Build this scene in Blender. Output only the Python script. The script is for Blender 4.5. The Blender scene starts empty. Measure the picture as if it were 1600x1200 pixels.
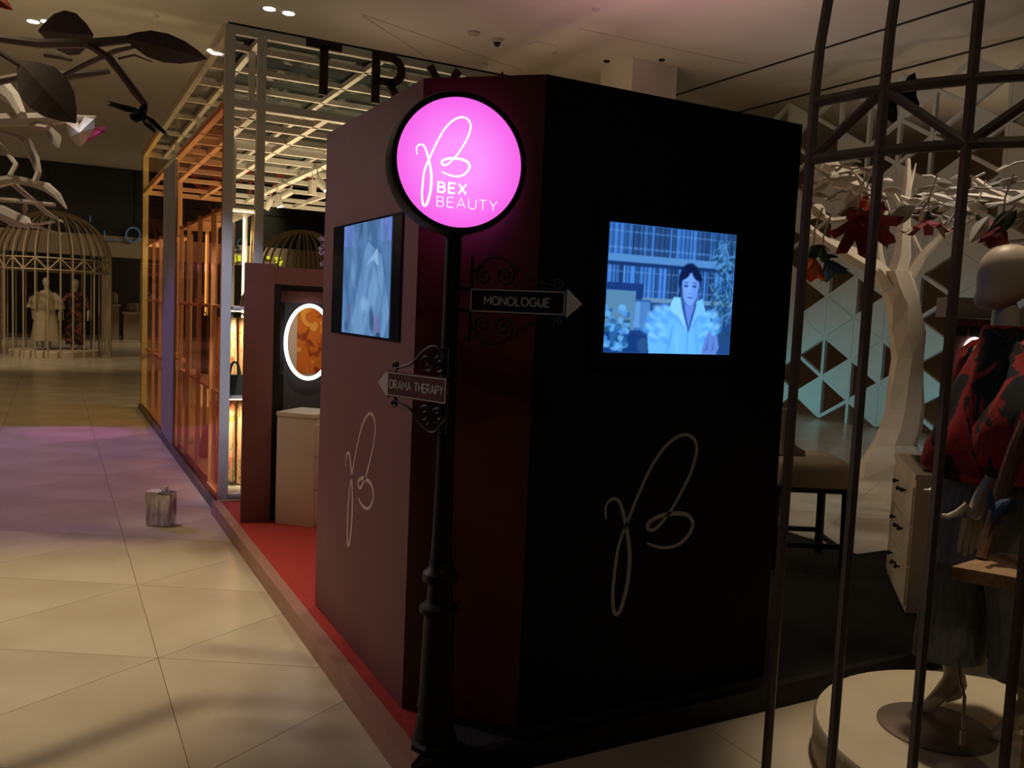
import bpy, bmesh, math, random
import numpy as np
from mathutils import Vector, Matrix

random.seed(7)
S = bpy.context.scene
COL = S.collection

# ------------------------------------------------------------------ camera
F = 1340.0                      # focal length in pixels of the 1600 px wide frame
EYE = Vector((0, 0, 1.6))
RM = Matrix(((0.8818, 0.0001, -0.4716), (-0.4693, 0.0944, -0.8780), (0.0445, 0.9955, 0.0833)))
q = RM.to_quaternion(); q.normalize()
cam = bpy.data.cameras.new('camera'); cam.sensor_width = 36; cam.lens = F / 1600 * 36
cam.clip_end = 200
co = bpy.data.objects.new('camera', cam); COL.objects.link(co)
co.matrix_world = Matrix.Translation(EYE) @ q.to_matrix().to_4x4()
S.camera = co
RQ = q.to_matrix()


def ray(x, y): return RQ @ Vector((x - 800, 600 - y, -F))
def P(x, y, d): return EYE + ray(x, y) * (d / F)          # a real point d metres ahead of the eye
def onY(x, y, Y): r = ray(x, y); return EYE + r * (Y / r.y)
def onX(x, y, X): r = ray(x, y); return EYE + r * (X / r.x)
def onZ(x, y, z): r = ray(x, y); return EYE + r * ((z - 1.6) / r.z)
RIGHT = RQ @ Vector((1, 0, 0)); UP = Vector((0, 0, 1)); AHEAD = RQ @ Vector((0, 0, -1))

# ------------------------------------------------------------------ exposure, world, lamps
S.view_settings.view_transform = 'Standard'; S.view_settings.look = 'None'
S.view_settings.exposure = 0; S.view_settings.gamma = 1
S.view_settings.use_curve_mapping = False
w = bpy.data.worlds.new('dim_mall'); S.world = w; w.use_nodes = True
w.node_tree.nodes['Background'].inputs[0].default_value = (0.75, 0.62, 0.5, 1)
w.node_tree.nodes['Background'].inputs[1].default_value = 0.006


def lamp(kind, name, loc, energy, color, target=None, size=0.1, angle=60, blend=0.6, spread=None):
    l = bpy.data.lights.new(name, kind); l.energy = energy; l.color = color
    o = bpy.data.objects.new(name, l); COL.objects.link(o); o.location = loc
    if kind == 'SPOT': l.spot_size = math.radians(angle); l.spot_blend = blend; l.shadow_soft_size = size
    elif kind == 'AREA':
        l.shape = 'DISK'; l.size = size
        if spread: l.spread = math.radians(spread)
    else: l.shadow_soft_size = size
    if target is not None:
        d = Vector(target) - Vector(loc)
        o.rotation_euler = d.to_track_quat('-Z', 'Y').to_euler()
    return o


WARM = (1, .80, .55)
# ceiling downlights, and spots added where a line says so
lamp('SPOT', 'ceiling_spot', (-1.3, 4.4, 5.6), 520, WARM, (-.25, 4.4, 0), .10, 38, .8)
lamp('SPOT', 'ceiling_spot', (-0.7, 6.6, 5.6), 220, WARM, (0.3, 5.2, 0), .14, 38, .8)
lamp('SPOT', 'ceiling_spot', (-2.4, 20.5, 5.6), 470, WARM, (-.3, 22.5, .6), .2, 70, .9)
lamp('SPOT', 'ceiling_spot', (-5.5, 30.2, 5.6), 420, WARM, (-2.0, 32.0, 2.2), .2, 110, .9)  # added out of view to brighten the shopfront header
lamp('SPOT', 'ceiling_spot', (7.5, 30.2, 5.6), 420, WARM, (3.5, 32.0, 2.2), .2, 110, .9)  # its twin, added behind the pavilion for the same header
lamp('SPOT', 'ceiling_spot', (1.4, 3.7, 5.6), 260, (1, .84, .66), (1.6, 5.9, 1.55), .1, 16, .9)  # added spot that brightens the portal lintel and red-side cabinet
lamp('SPOT', 'violet_glass_fill', (-2.4, 11.5, 5.6), 560, (.42, .22, 1), (-.4, 9.2, 0), .05, 46, .25)  # added, stands in for violet light reflected off the film glass
lamp('SPOT', 'violet_glass_fill', (0.0, 10.2, 5.6), 220, (.75, .10, .75), (.25, 10.9, 0), .03, 12, .2)  # added for a magenta patch of glass-reflected light on the floor
lamp('SPOT', 'side_panel_fill', (-2.8, 8.2, 4.2), 390, (1, .86, .92), (1.155, 3.55, 1.25), .2, 24, .9)  # added spot that lifts the oxblood side panel
lamp('SPOT', 'post_fill', (-.8, 4.2, 4.6), 480, (.66, .72, 1), (1.13, 6.66, 1.3), .05, 20, .9)  # added cool spot that turns the pavilion's corner post bluish
lamp('SPOT', 'plinth_lamp', (3.6, 2.6, 5.6), 470, (1, .8, .55), (2.95, 1.55, 0), .12, 23, .6)
lamp('SPOT', 'booth_fill', (.3, -1.2, 5.2), 46, (1, .88, .74), (1.75, 2.6, 1.3), .2, 26, .9)  # added unseen spot, lifts the board lettering and booth logo
lamp('SPOT', 'branch_fill', (.6, 7.6, 5.6), 95, (1, .84, .60), (-.3, 6.2, 2.6), .08, 20, .8)  # added spot that brightens the left white tree's branches
lamp('SPOT', 'mannequin_fill', (1.6, -.8, 5.6), 60, (1, .84, .62), (3.0, 1.8, .9), .12, 20, .8)  # added front spot that lifts the jeans and mannequin
lamp('SPOT', 'passage_lamp', (7.3, 5.0, 5.6), 215, (1, .94, .78), (7.0, 4.9, 0), .15, 44, .7)
lamp('SPOT', 'tree_lamp', (9.8, 3.4, 5.65), 620, (1, .80, .54), (7.3, 6.1, 3.15), .1, 44, .9)
lamp('SPOT', 'stool_fill', (5.4, 4.7, 5.6), 45, (1, .84, .62), (4.4, 3.8, .7), .1, 13, .8)  # added spot that brightens the stool seat
lamp('SPOT', 'facade_wash_lamp', (9.6, 11.4, .25), 42, (.22, .88, 1), (11.7, 10.2, .5), .1, 95, .9)
lamp('SPOT', 'facade_wash_lamp', (9.6, 7.6, .25), 30, (.25, .88, 1), (11.7, 7.6, .5), .1, 95, .9)
# unseen up-spots in mid-air, added to tint and brighten the ceiling
lamp('SPOT', 'ceiling_fill', (-3.4, 10.0, 2.2), 900, (1, .79, .42), (-2.6, 11.0, 5.8), .4, 120, .9)
lamp('SPOT', 'ceiling_fill', (4.5, 12.5, 3.9), 26, (1, .72, .50), (4.8, 12.0, 5.8), .4, 150, .9)
lamp('SPOT', 'ceiling_fill', (6.0, 8.2, 3.6), 150, (1, .48, .62), (6.2, 8.6, 5.8), .4, 130, .9)
lamp('SPOT', 'ceiling_fill', (2.2, 5.6, 3.7), 42, (.08, 1, .80), (1.4, 5.8, 5.8), .4, 120, .9)
lamp('SPOT', 'ceiling_fill', (9.4, 9.0, 2.6), 42, (.95, .80, .78), (9.8, 8.6, 5.8), .4, 110, .9)
lamp('SPOT', 'ceiling_fill', (14.2, 9.0, 2.6), 95, (1, .74, .46), (14.2, 9.0, 5.8), .4, 120, .9)


# ------------------------------------------------------------------ materials
def mat(name, c, rough=.6, metal=0, var=.0, scale=8, emit=None, es=0, spec=.5, c2=None, bump=0, stretch=None, coat=0):
    m = bpy.data.materials.new(name); m.use_nodes = True
    nt = m.node_tree; b = nt.nodes['Principled BSDF']
    b.inputs['Roughness'].default_value = rough; b.inputs['Metallic'].default_value = metal
    b.inputs['Specular IOR Level'].default_value = spec
    if coat: b.inputs['Coat Weight'].default_value = coat; b.inputs['Coat Roughness'].default_value = .1
    b.inputs['Base Color'].default_value = (*c, 1)
    if var or c2 or bump:
        tc = nt.nodes.new('ShaderNodeTexCoord'); n = nt.nodes.new('ShaderNodeTexNoise')
        n.inputs['Scale'].default_value = scale; n.inputs['Detail'].default_value = 5
        src = tc.outputs['Object']
        if stretch:
            mp = nt.nodes.new('ShaderNodeMapping'); mp.inputs['Scale'].default_value = stretch
            nt.links.new(src, mp.inputs[0]); src = mp.outputs[0]
        nt.links.new(src, n.inputs['Vector'])
        if var or c2:
            r = nt.nodes.new('ShaderNodeValToRGB')
            lo = tuple(x * (1 - var) for x in c); hi = c2 if c2 else tuple(min(1, x * (1 + var)) for x in c)
            r.color_ramp.elements[0].position = .38; r.color_ramp.elements[1].position = .62
            r.color_ramp.elements[0].color = (*lo, 1); r.color_ramp.elements[1].color = (*hi, 1)
            nt.links.new(n.outputs['Fac'], r.inputs[0]); nt.links.new(r.outputs[0], b.inputs['Base Color'])
        if bump:
            bp = nt.nodes.new('ShaderNodeBump'); bp.inputs['Strength'].default_value = bump; bp.inputs['Distance'].default_value = .01
            nt.links.new(n.outputs['Fac'], bp.inputs['Height']); nt.links.new(bp.outputs[0], b.inputs['Normal'])
    if emit:
        b.inputs['Emission Color'].default_value = (*emit, 1); b.inputs['Emission Strength'].default_value = es
    return m


def floral(name, base, cols, scale=14, rough=.8):
    """printed cloth: blotches of several colours on a ground"""
    m = mat(name, base, rough); nt = m.node_tree; b = nt.nodes['Principled BSDF']
    tc = nt.nodes.new('ShaderNodeTexCoord'); prev = None
    for i, (c, th) in enumerate(cols):
        n = nt.nodes.new('ShaderNodeTexNoise'); n.inputs['Scale'].default_value = scale * (1 + .23 * i); n.inputs['Detail'].default_value = 4
        n.inputs['Distortion'].default_value = .8
        mp = nt.nodes.new('ShaderNodeMapping'); mp.inputs['Location'].default_value = (3.1 * i, 1.7 * i, 5.3 * i)
        nt.links.new(tc.outputs['Object'], mp.inputs[0]); nt.links.new(mp.outputs[0], n.inputs['Vector'])
        r = nt.nodes.new('ShaderNodeValToRGB'); r.color_ramp.elements[0].position = th; r.color_ramp.elements[1].position = th + .03
        mx = nt.nodes.new('ShaderNodeMix'); mx.data_type = 'RGBA'
        nt.links.new(n.outputs['Fac'], r.inputs[0]); nt.links.new(r.outputs[0], mx.inputs['Factor'])
        if prev: nt.links.new(prev, mx.inputs['A'])
        else: mx.inputs['A'].default_value = (*base, 1)
        mx.inputs['B'].default_value = (*c, 1); prev = mx.outputs['Result']
    nt.links.new(prev, b.inputs['Base Color'])
    return m


def film(name, tint, refl, k=.12):
    """dichroic film on glass: one colour passes, another is reflected"""
    m = bpy.data.materials.new(name); m.use_nodes = True; nt = m.node_tree
    nt.nodes.remove(nt.nodes['Principled BSDF']); out = nt.nodes['Material Output']
    t = nt.nodes.new('ShaderNodeBsdfTransparent'); t.inputs[0].default_value = (*tint, 1)
    g = nt.nodes.new('ShaderNodeBsdfGlossy'); g.inputs[0].default_value = (*refl, 1); g.inputs['Roughness'].default_value = .04
    fr = nt.nodes.new('ShaderNodeFresnel'); fr.inputs[0].default_value = 1.3
    mul = nt.nodes.new('ShaderNodeMath'); mul.operation = 'MULTIPLY'; mul.inputs[1].default_value = k * 5
    mx = nt.nodes.new('ShaderNodeMixShader')
    nt.links.new(fr.outputs[0], mul.inputs[0]); nt.links.new(mul.outputs[0], mx.inputs[0]); nt.links.new(t.outputs[0], mx.inputs[1]); nt.links.new(g.outputs[0], mx.inputs[2])
    nt.links.new(mx.outputs[0], out.inputs[0])
    return m


def glow(name, c, s):
    m = bpy.data.materials.new(name); m.use_nodes = True; nt = m.node_tree
    nt.nodes.remove(nt.nodes['Principled BSDF'])
    e = nt.nodes.new('ShaderNodeEmission'); e.inputs[0].default_value = (*c, 1); e.inputs[1].default_value = s
    nt.links.new(e.outputs[0], nt.nodes['Material Output'].inputs[0]); return m


def painted(name, strength):
    m = bpy.data.materials.new(name); m.use_nodes = True; nt = m.node_tree
    nt.nodes.remove(nt.nodes['Principled BSDF'])
    a = nt.nodes.new('ShaderNodeVertexColor'); a.layer_name = 'picture'
    e = nt.nodes.new('ShaderNodeEmission'); e.inputs[1].default_value = strength
    nt.links.new(a.outputs[0], e.inputs[0]); nt.links.new(e.outputs[0], nt.nodes['Material Output'].inputs[0]); return m


# ------------------------------------------------------------------ mesh helpers
class MB:
    def __init__(s): s.v = []; s.f = []
    def add(s, vs, fs):
        o = len(s.v); s.v += [tuple(x) for x in vs]; s.f += [tuple(i + o for i in f) for f in fs]; return s
    def box(s, x0, x1, y0, y1, z0, z1):
        return s.add([(x, y, z) for x in (x0, x1) for y in (y0, y1) for z in (z0, z1)],
                     [(0, 1, 3, 2), (4, 6, 7, 5), (0, 4, 5, 1), (2, 3, 7, 6), (0, 2, 6, 4), (1, 5, 7, 3)])
    def obox(s, c, a, b, d):
        c, a, b, d = map(Vector, (c, a, b, d))
        return s.add([c + i * a + j * b + k * d for i in (-1, 1) for j in (-1, 1) for k in (-1, 1)],
                     [(0, 1, 3, 2), (4, 6, 7, 5), (0, 4, 5, 1), (2, 3, 7, 6), (0, 2, 6, 4), (1, 5, 7, 3)])
    def beam(s, p, r, w, h, up=(0, 0, 1)):
        p, r = Vector(p), Vector(r); d = (r - p); u = Vector(up)
        side = d.cross(u)
        if side.length < 1e-6: side = d.cross(Vector((1, 0, 0)))
        side.normalize(); u = side.cross(d).normalized()
        return s.obox((p + r) / 2, d / 2, side * w / 2, u * h / 2)
    def tube(s, pts, r, n=8, flat=1.0, caps=True):
        pts = [Vector(p) for p in pts]; m = len(pts)
        rs = r if isinstance(r, (list, tuple)) else [r] * m
        t0 = (pts[1] - pts[0]).normalized()
        ref = Vector((0, 0, 1)) if abs(t0.z) < .9 else Vector((1, 0, 0))
        a = t0.cross(ref).normalized(); rings = []
        for i, p in enumerate(pts):
            t = (pts[min(i + 1, m - 1)] - pts[max(i - 1, 0)]).normalized()
            a = (a - t * a.dot(t)).normalized(); b = t.cross(a)
            rings.append([p + (a * math.cos(2 * math.pi * k / n) + b * flat * math.sin(2 * math.pi * k / n)) * rs[i] for k in range(n)])
        vs = [v for g in rings for v in g]
        fs = [(i * n + k, i * n + (k + 1) % n, (i + 1) * n + (k + 1) % n, (i + 1) * n + k) for i in range(m - 1) for k in range(n)]
        if caps: fs += [tuple(range(n))[::-1], tuple((m - 1) * n + k for k in range(n))]
        return s.add(vs, fs)
    def lathe(s, prof, c=(0, 0, 0), n=24, ax=(0, 0, 1), ux=(1, 0, 0), sx=1, sy=1):
        c = Vector(c); ax = Vector(ax).normalized(); ux = Vector(ux); ux = (ux - ax * ux.dot(ax)).normalized(); uy = ax.cross(ux)
        vs = [c + ax * z + (ux * sx * math.cos(2 * math.pi * k / n) + uy * sy * math.sin(2 * math.pi * k / n)) * r for r, z in prof for k in range(n)]
        m = len(prof)
        fs = [(i * n + k, i * n + (k + 1) % n, (i + 1) * n + (k + 1) % n, (i + 1) * n + k) for i in range(m - 1) for k in range(n)]
        fs += [tuple(range(n))[::-1], tuple((m - 1) * n + k for k in range(n))]
        return s.add(vs, fs)
    def loft(s, rings, caps=True):
        n = len(rings[0]); m = len(rings)
        fs = [(i * n + k, i * n + (k + 1) % n, (i + 1) * n + (k + 1) % n, (i + 1) * n + k) for i in range(m - 1) for k in range(n)]
        if caps: fs += [tuple(range(n))[::-1], tuple((m - 1) * n + k for k in range(n))]
        return s.add([v for r in rings for v in r], fs)
    def prism(s, poly, ext):
        e = Vector(ext); n = len(poly); ps = [Vector(p) for p in poly]
        return s.add(ps + [p + e for p in ps], [tuple(range(n))[::-1], tuple(range(n, 2 * n))] + [(i, (i + 1) % n, n + (i + 1) % n, n + i) for i in range(n)])
    def ribbon(s, pts, nrm, w, h):
        """a flat raised stroke of width w (number or list) and height h along nrm"""
        pts = [Vector(p) for p in pts]; N = Vector(nrm).normalized(); m = len(pts)
        closed = (pts[0] - pts[-1]).length < 1e-6
        ws = w if isinstance(w, (list, tuple)) else [w] * m; vs = []
        for i, p in enumerate(pts):
            a = pts[i - 1] if i else (pts[-2] if closed else p)
            b = pts[i + 1] if i < m - 1 else (pts[1] if closed else p)
            d1 = (p - a).normalized() if (p - a).length > 1e-9 else (b - p).normalized()
            d2 = (b - p).normalized() if (b - p).length > 1e-9 else d1
            t = (d1 + d2); t = t.normalized() if t.length > .2 else d2
            sd = t.cross(N).normalized(); k = 1 / max(.5, abs(t.dot(d2))) * ws[i] / 2
            vs += [p - sd * k, p + sd * k, p - sd * k + N * h, p + sd * k + N * h]
        fs = []
        for i in range(m - 1):
            o = 4 * i
            fs += [(o + 2, o + 3, o + 7, o + 6), (o, o + 4, o + 5, o + 1), (o, o + 2, o + 6, o + 4), (o + 1, o + 5, o + 7, o + 3)]
        fs += [(0, 1, 3, 2), (4 * m - 4, 4 * m - 2, 4 * m - 1, 4 * m - 3)]
        return s.add(vs, fs)
    def mesh(s, name, m, smooth=False):
        me = bpy.data.meshes.new(name); me.from_pydata(s.v, [], s.f); me.update()
        b = bmesh.new(); b.from_mesh(me); bmesh.ops.recalc_face_normals(b, faces=b.faces); b.to_mesh(me); b.free()
        if smooth:
            for p in me.polygons: p.use_smooth = True
            try: me.set_sharp_from_angle(angle=math.radians(38))
            except Exception: pass
        if m: me.materials.append(m)
        return me
    def build(s, name, m, parent=None, smooth=False, bevel=0, subdiv=0):
        o = link(name, s.mesh(name, m, smooth), parent)
        if bevel:
            b = o.modifiers.new('edge', 'BEVEL'); b.width = bevel; b.segments = 2; b.limit_method = 'ANGLE'
        if subdiv:
            b = o.modifiers.new('round', 'SUBSURF'); b.levels = b.render_levels = subdiv
        return o


def link(name, me, parent=None):
    o = bpy.data.objects.new(name, me); COL.objects.link(o)
    if parent: adopt(o, parent)
    return o
def adopt(o, parent):
    o.parent = parent
    T = Matrix.Identity(4); p = parent
    chain = []
    while p: chain.append(p); p = p.parent
    for p in reversed(chain): T = T @ p.matrix_parent_inverse @ Matrix.LocRotScale(p.location, p.rotation_euler, p.scale)
    o.matrix_parent_inverse = T.inverted()
def tag(o, label, cat, group=None, kind=None):
    o['label'] = label
    if cat: o['category'] = cat
    if group: o['group'] = group
    if kind: o['kind'] = kind
    return o
def thing(name, label, cat, loc=(0, 0, 0), group=None):
    o = bpy.data.objects.new(name, None); COL.objects.link(o); o.location = loc; o.empty_display_size = .1
    return tag(o, label, cat, group)
def struct(o): o['kind'] = 'structure'; return o
def copy_thing(root, delta, label, rot=0):
    def cp(o, par):
        c = o.copy(); COL.objects.link(c)
        if par: c.parent = par
        for ch in o.children: cp(ch, c)
        return c
    r = cp(root, None); r.location = Vector(root.location) + Vector(delta); r.rotation_euler.z += rot; r['label'] = label
    return r
def smooth_curve(pts, n=6):
    """Catmull-Rom through 2-D or 3-D points"""
    P_ = [np.array(p, float) for p in pts]; P_ = [2 * P_[0] - P_[1]] + P_ + [2 * P_[-1] - P_[-2]]; out = []
    for i in range(1, len(P_) - 2):
        for k in range(n):
            t = k / n; a, b, c, d = P_[i - 1:i + 3]
            out.append(.5 * ((2 * b) + (-a + c) * t + (2 * a - 5 * b + 4 * c - d) * t * t + (-a + 3 * b - 3 * c + d) * t ** 3))
    out.append(P_[-2]); return [tuple(x) for x in out]


# stroke lettering: every capital as pen paths in a box 0..1 high
def arc(cx, cy, rx, ry, a0, a1, n=12): return [(cx + rx * math.cos(math.radians(a0 + (a1 - a0) * i / n)), cy + ry * math.sin(math.radians(a0 + (a1 - a0) * i / n))) for i in range(n + 1)]
GLYPH = {
    'B': (.62, [[(0, 0), (0, 1), (.3, 1)] + arc(.3, .76, .24, .24, 90, -90) + [(0, .52)], [(.3, .52)] + arc(.33, .26, .27, .26, 90, -90) + [(0, 0)]]),
    'E': (.55, [[(.55, 1), (0, 1), (0, 0), (.55, 0)], [(0, .52), (.48, .52)]]),
    'X': (.65, [[(0, 1), (.65, 0)], [(.65, 1), (0, 0)]]),
    'A': (.76, [[(0, 0), (.38, 1), (.76, 0)], [(.13, .33), (.63, .33)]]),
    'U': (.68, [[(0, 1), (0, .33)] + arc(.34, .33, .34, .33, 180, 360) + [(.68, 1)]]),
    'T': (.64, [[(0, 1), (.64, 1)], [(.32, 1), (.32, 0)]]),
    'Y': (.68, [[(0, 1), (.34, .45), (.68, 1)], [(.34, .45), (.34, 0)]]),
    'M': (.84, [[(0, 0), (0, 1), (.42, .35), (.84, 1), (.84, 0)]]),
    'O': (.92, [arc(.46, .5, .46, .5, 90, 450, 28)]),
    'N': (.7, [[(0, 0), (0, 1), (.7, 0), (.7, 1)]]),
    'L': (.5, [[(0, 1), (0, 0), (.5, 0)]]),
    'G': (.88, [arc(.46, .5, .46, .5, 42, 318, 22)[:-2] + [(.86, .2), (.86, .46), (.5, .46)]]),
    'D': (.76, [[(0, 0), (0, 1), (.3, 1)] + arc(.3, .5, .46, .5, 90, -90) + [(0, 0)]]),
    'R': (.62, [[(0, 0), (0, 1), (.3, 1)] + arc(.3, .74, .28, .26, 90, -90) + [(0, .48)], [(.3, .48), (.62, 0)]]),
    'H': (.68, [[(0, 0), (0, 1)], [(.68, 0), (.68, 1)], [(0, .5), (.68, .5)]]),
    'P': (.6, [[(0, 0), (0, 1), (.3, 1)] + arc(.3, .73, .28, .27, 90, -90) + [(0, .46)]]),
    'I': (.05, [[(0, 0), (0, 1)]]), 'C': (.8, [arc(.46, .5, .46, .5, 45, 315, 20)]), ' ': (.35, []),
}
def lettering(mb, text, org, ux, uy, h, wt, gap=.22, depth=.002, width=None):
    """draws the words with their lower left corner at org; width squeezes or stretches the line"""
    org, ux, uy = Vector(org), Vector(ux).normalized(), Vector(uy).normalized(); N = ux.cross(uy)
    tot = sum(GLYPH[c][0] for c in text) + gap * (len(text) - 1)
    k = (width / (tot * h)) if width else 1; x = 0
    for c in text:
        for pth in GLYPH[c][1]:
            mb.ribbon([org + ux * ((x + a) * h * k) + uy * (b * h) for a, b in pth], N, wt, depth)
        x += GLYPH[c][0] + gap
    return mb


# the handwritten letter of the booth, in a box about 1 wide and 2 high
SCRIPT = [(160, 555), (157, 500), (170, 460), (205, 438), (235, 455), (255, 510), (270, 570), (285, 660), (295, 760), (288, 880), (270, 980), (243, 1070), (221, 1097), (203, 1070), (199, 970),
          (210, 850), (225, 740), (250, 650), (275, 590), (310, 500), (360, 380), (420, 255), (490, 150), (560, 90), (615, 73), (660, 95), (678, 150), (665, 225), (635, 310), (590, 400), (540, 490),
          (500, 545), (455, 600), (420, 618), (398, 605), (405, 575), (450, 545), (510, 527), (580, 522), (630, 535), (655, 575), (645, 620), (610, 670), (560, 705), (495, 718), (440, 708), (395, 693)]
def _flat():
    a = []
    for x, y in SCRIPT:
        p = onY(900 + x / 3.6375, 660 + y / 3.6375, 2.6); a.append((p.x, p.z))
    x0 = min(p[0] for p in a); z1 = max(p[1] for p in a); z0 = min(p[1] for p in a); s = z1 - z0
    return [((x - x0) / s, (z - z0) / s) for x, z in a]
SC = smooth_curve(_flat(), 5)
def script_letter(org, ux, uy, h, wt, depth=.0015, sx=1):
    org, ux, uy = Vector(org), Vector(ux), Vector(uy)
    pts = [org + ux * (x * h * sx) + uy * (z * h) for x, z in SC]; m = len(pts)
    ws = [wt * (.55 + .45 * min(1, 6 * min(i, m - 1 - i) / m) + .35 * max(0, math.sin(9 * i / m))) for i in range(m)]
    return MB().ribbon(pts, ux.cross(uy), ws, depth)

# ================================================================== materials in use
M = {}
M['tile'] = mat('cream_marble', (.62, .53, .40), .24, var=.06, scale=1.3, spec=.45, c2=(.68, .60, .47))
M['grout'] = mat('tile_grout', (.36, .29, .21), .7)
M['ceil'] = mat('ceiling_paint', (.66, .62, .56), .9, var=.03, scale=.6)
M['slot'] = mat('black_slot', (.012, .011, .01), .8)
M['white_metal'] = mat('white_powder_coat', (.74, .73, .72), .45, var=.02, scale=4)
M['sign_white'] = mat('pale_sign_paint', (.72, .69, .64), .6)
M['grey_metal'] = mat('grey_powder_coat', (.27, .26, .27), .5, var=.03, scale=4)
M['channel'] = mat('dark_channel', (.12, .10, .09), .5)
M['oxblood'] = mat('oxblood_paint', (.20, .082, .078), .6, var=.05, scale=3, spec=.18)
M['maroon'] = mat('maroon_paint', (.11, .020, .022), .5, var=.05, scale=3)
M['black_wall'] = mat('matt_black_paint', (.004, .004, .006), .75, spec=.2)
M['black_metal'] = mat('black_metal', (.008, .0075, .0075), .5, spec=.25)
M['carpet'] = mat('red_carpet', (.42, .035, .03), .95, var=.18, scale=120, bump=.4)
M['kerb'] = mat('rose_laminate', (.40, .20, .16), .5, var=.05, scale=5)
M['black_carpet'] = mat('black_carpet', (.006, .006, .006), .95, var=.2, scale=120, bump=.3)
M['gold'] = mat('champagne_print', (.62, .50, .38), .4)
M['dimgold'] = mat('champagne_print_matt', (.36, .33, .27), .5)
M['sign_face'] = None
M['white_lit'] = glow('lit_white', (1, .93, 1), 1.25)
M['tv_bezel'] = mat('dark_screen_bezel', (.02, .022, .03), .12, spec=.6)
M['white_cab'] = mat('white_lacquer', (.70, .60, .50), .4, var=.02, scale=3)
M['mirror'] = mat('mirror_glass', (.85, .85, .85), .02, metal=1)
M['led'] = glow('led_white', (1, .96, .95), 3.0)
M['led_warm'] = glow('led_warm', (1, .80, .42), 3.6)
M['led_soft'] = glow('led_soft', (1, .66, .25), 2.0)
M['spot_face'] = glow('spot_face', (1, .86, .6), 25)
M['down_face'] = glow('downlight_face', (1, .88, .66), 12)
M['paper'] = mat('white_paper', (.74, .68, .62), .85, var=.04, scale=6)
M['paper_grey'] = mat('taupe_paper', (.25, .20, .17), .85, var=.08, scale=6)
M['red_paper'] = mat('red_paper', (.30, .025, .04), .75, var=.12, scale=8)
M['orange_paper'] = mat('orange_paper', (.75, .16, .03), .75, var=.12, scale=8)
M['blue_paper'] = mat('blue_paper', (.02, .07, .16), .75, var=.12, scale=8)
M['green_paper'] = mat('green_paper', (.045, .10, .05), .8, var=.15, scale=8)
M['pink_paper'] = mat('pink_paper', (.62, .06, .32), .75, var=.1, scale=8)
M['navy'] = mat('navy_wing', (.008, .012, .022), .7, var=.2, scale=20)
M['dark_green'] = mat('dark_green_wing', (.010, .022, .020), .7, var=.2, scale=20)
M['tin'] = mat('tin_plate', (.62, .60, .58), .26, metal=1, var=.35, scale=14, stretch=(2, 2, .5))
M['cap'] = mat('translucent_cap', (.75, .73, .7), .4)
M['tape'] = mat('paper_tape', (.78, .72, .62), .8)
M['skin'] = mat('mannequin_cream', (.52, .44, .34), .45, var=.02, scale=5)
M['denim'] = mat('grey_denim', (.17, .18, .18), .95, var=.22, scale=9, stretch=(6, 6, 1.2), bump=.25)
M['blouse'] = floral('red_black_print', (.33, .012, .010), [((.20, .006, .006), .60), ((.004, .004, .005), .485)], 5)
M['wood'] = mat('oak', (.36, .22, .11), .55, var=.2, scale=5, stretch=(2, 14, 14))
M['brown'] = mat('brown_branch', (.16, .08, .04), .8, var=.25, scale=12, stretch=(8, 8, 1.5))
M['cage_dark'] = mat('bronze_cage_paint', (.13, .10, .075), .45, var=.1, scale=10)
M['cage_pale'] = mat('pale_gold_cage_paint', (.50, .40, .25), .5)
M['plinth'] = mat('cream_plinth', (.64, .55, .40), .7, var=.03, scale=3)
M['plate'] = mat('brushed_steel', (.30, .25, .20), .4, metal=.7, var=.08, scale=12)
M['seat'] = mat('beige_seat_fabric', (.52, .43, .33), .9, var=.05, scale=60)
M['screenpanel'] = mat('white_facade_panel', (.62, .66, .66), .55, var=.03, scale=2)
M['dark_glass'] = mat('dark_glazing', (.018, .020, .017), .15, spec=.5)
M['shop_beige'] = mat('shopfront_beige', (.36, .28, .19), .7, var=.04, scale=2)
M['shop_dark'] = mat('shop_interior_dark', (.05, .042, .034), .85)
M['roof_teal'] = mat('smoked_roof_sheet', (.022, .036, .040), .06, spec=.25)
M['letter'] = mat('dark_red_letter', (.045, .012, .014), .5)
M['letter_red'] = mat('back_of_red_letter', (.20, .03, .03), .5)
M['dress_a'] = floral('cream_floral_cloth', (.70, .58, .36), [((.60, .17, .08), .57), ((.22, .27, .07), .60), ((.72, .42, .30), .55)], 13)
M['dress_b'] = floral('pink_floral_cloth', (.66, .44, .28), [((.24, .27, .08), .57), ((.68, .17, .08), .58)], 10)
M['bag'] = mat('olive_leather', (.045, .055, .040), .45, var=.1, scale=20)
M['bag_brown'] = mat('mauve_leather', (.16, .09, .08), .5)
M['gown'] = mat('cream_gown_cloth', (.52, .42, .28), .9, var=.05, scale=6)
M['dark_dress'] = floral('dark_floral_cloth', (.020, .016, .014), [((.26, .07, .05), .52), ((.22, .14, .06), .62)], 9)
M['yellow_neon'] = glow('yellow_neon', (.75, .78, .05), .9)
M['blue_neon'] = glow('pale_blue_neon', (.35, .50, .62), .10)
M['knob'] = mat('black_knob', (.01, .01, .01), .25, metal=.5)
M['tablet'] = mat('tablet_glass', (.015, .018, .02), .08, spec=.6)
M['camera_dark'] = mat('smoked_dome', (.02, .02, .02), .1)
M['fitting'] = mat('ceiling_fitting', (.50, .45, .40), .6)
M['lilac'] = mat('lilac_petal', (.45, .38, .62), .8, var=.2, scale=20)
M['shoe'] = mat('grey_shoe', (.33, .29, .26), .5)
M['tan_cloth'] = mat('sand_cloth', (.70, .45, .20), .85, var=.1, scale=10)
M['dark_cloth'] = mat('charcoal_cloth', (.06, .055, .06), .9, var=.1, scale=10)
M['yellow_shoe'] = mat('yellow_shoe', (.80, .55, .06), .45)
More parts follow.
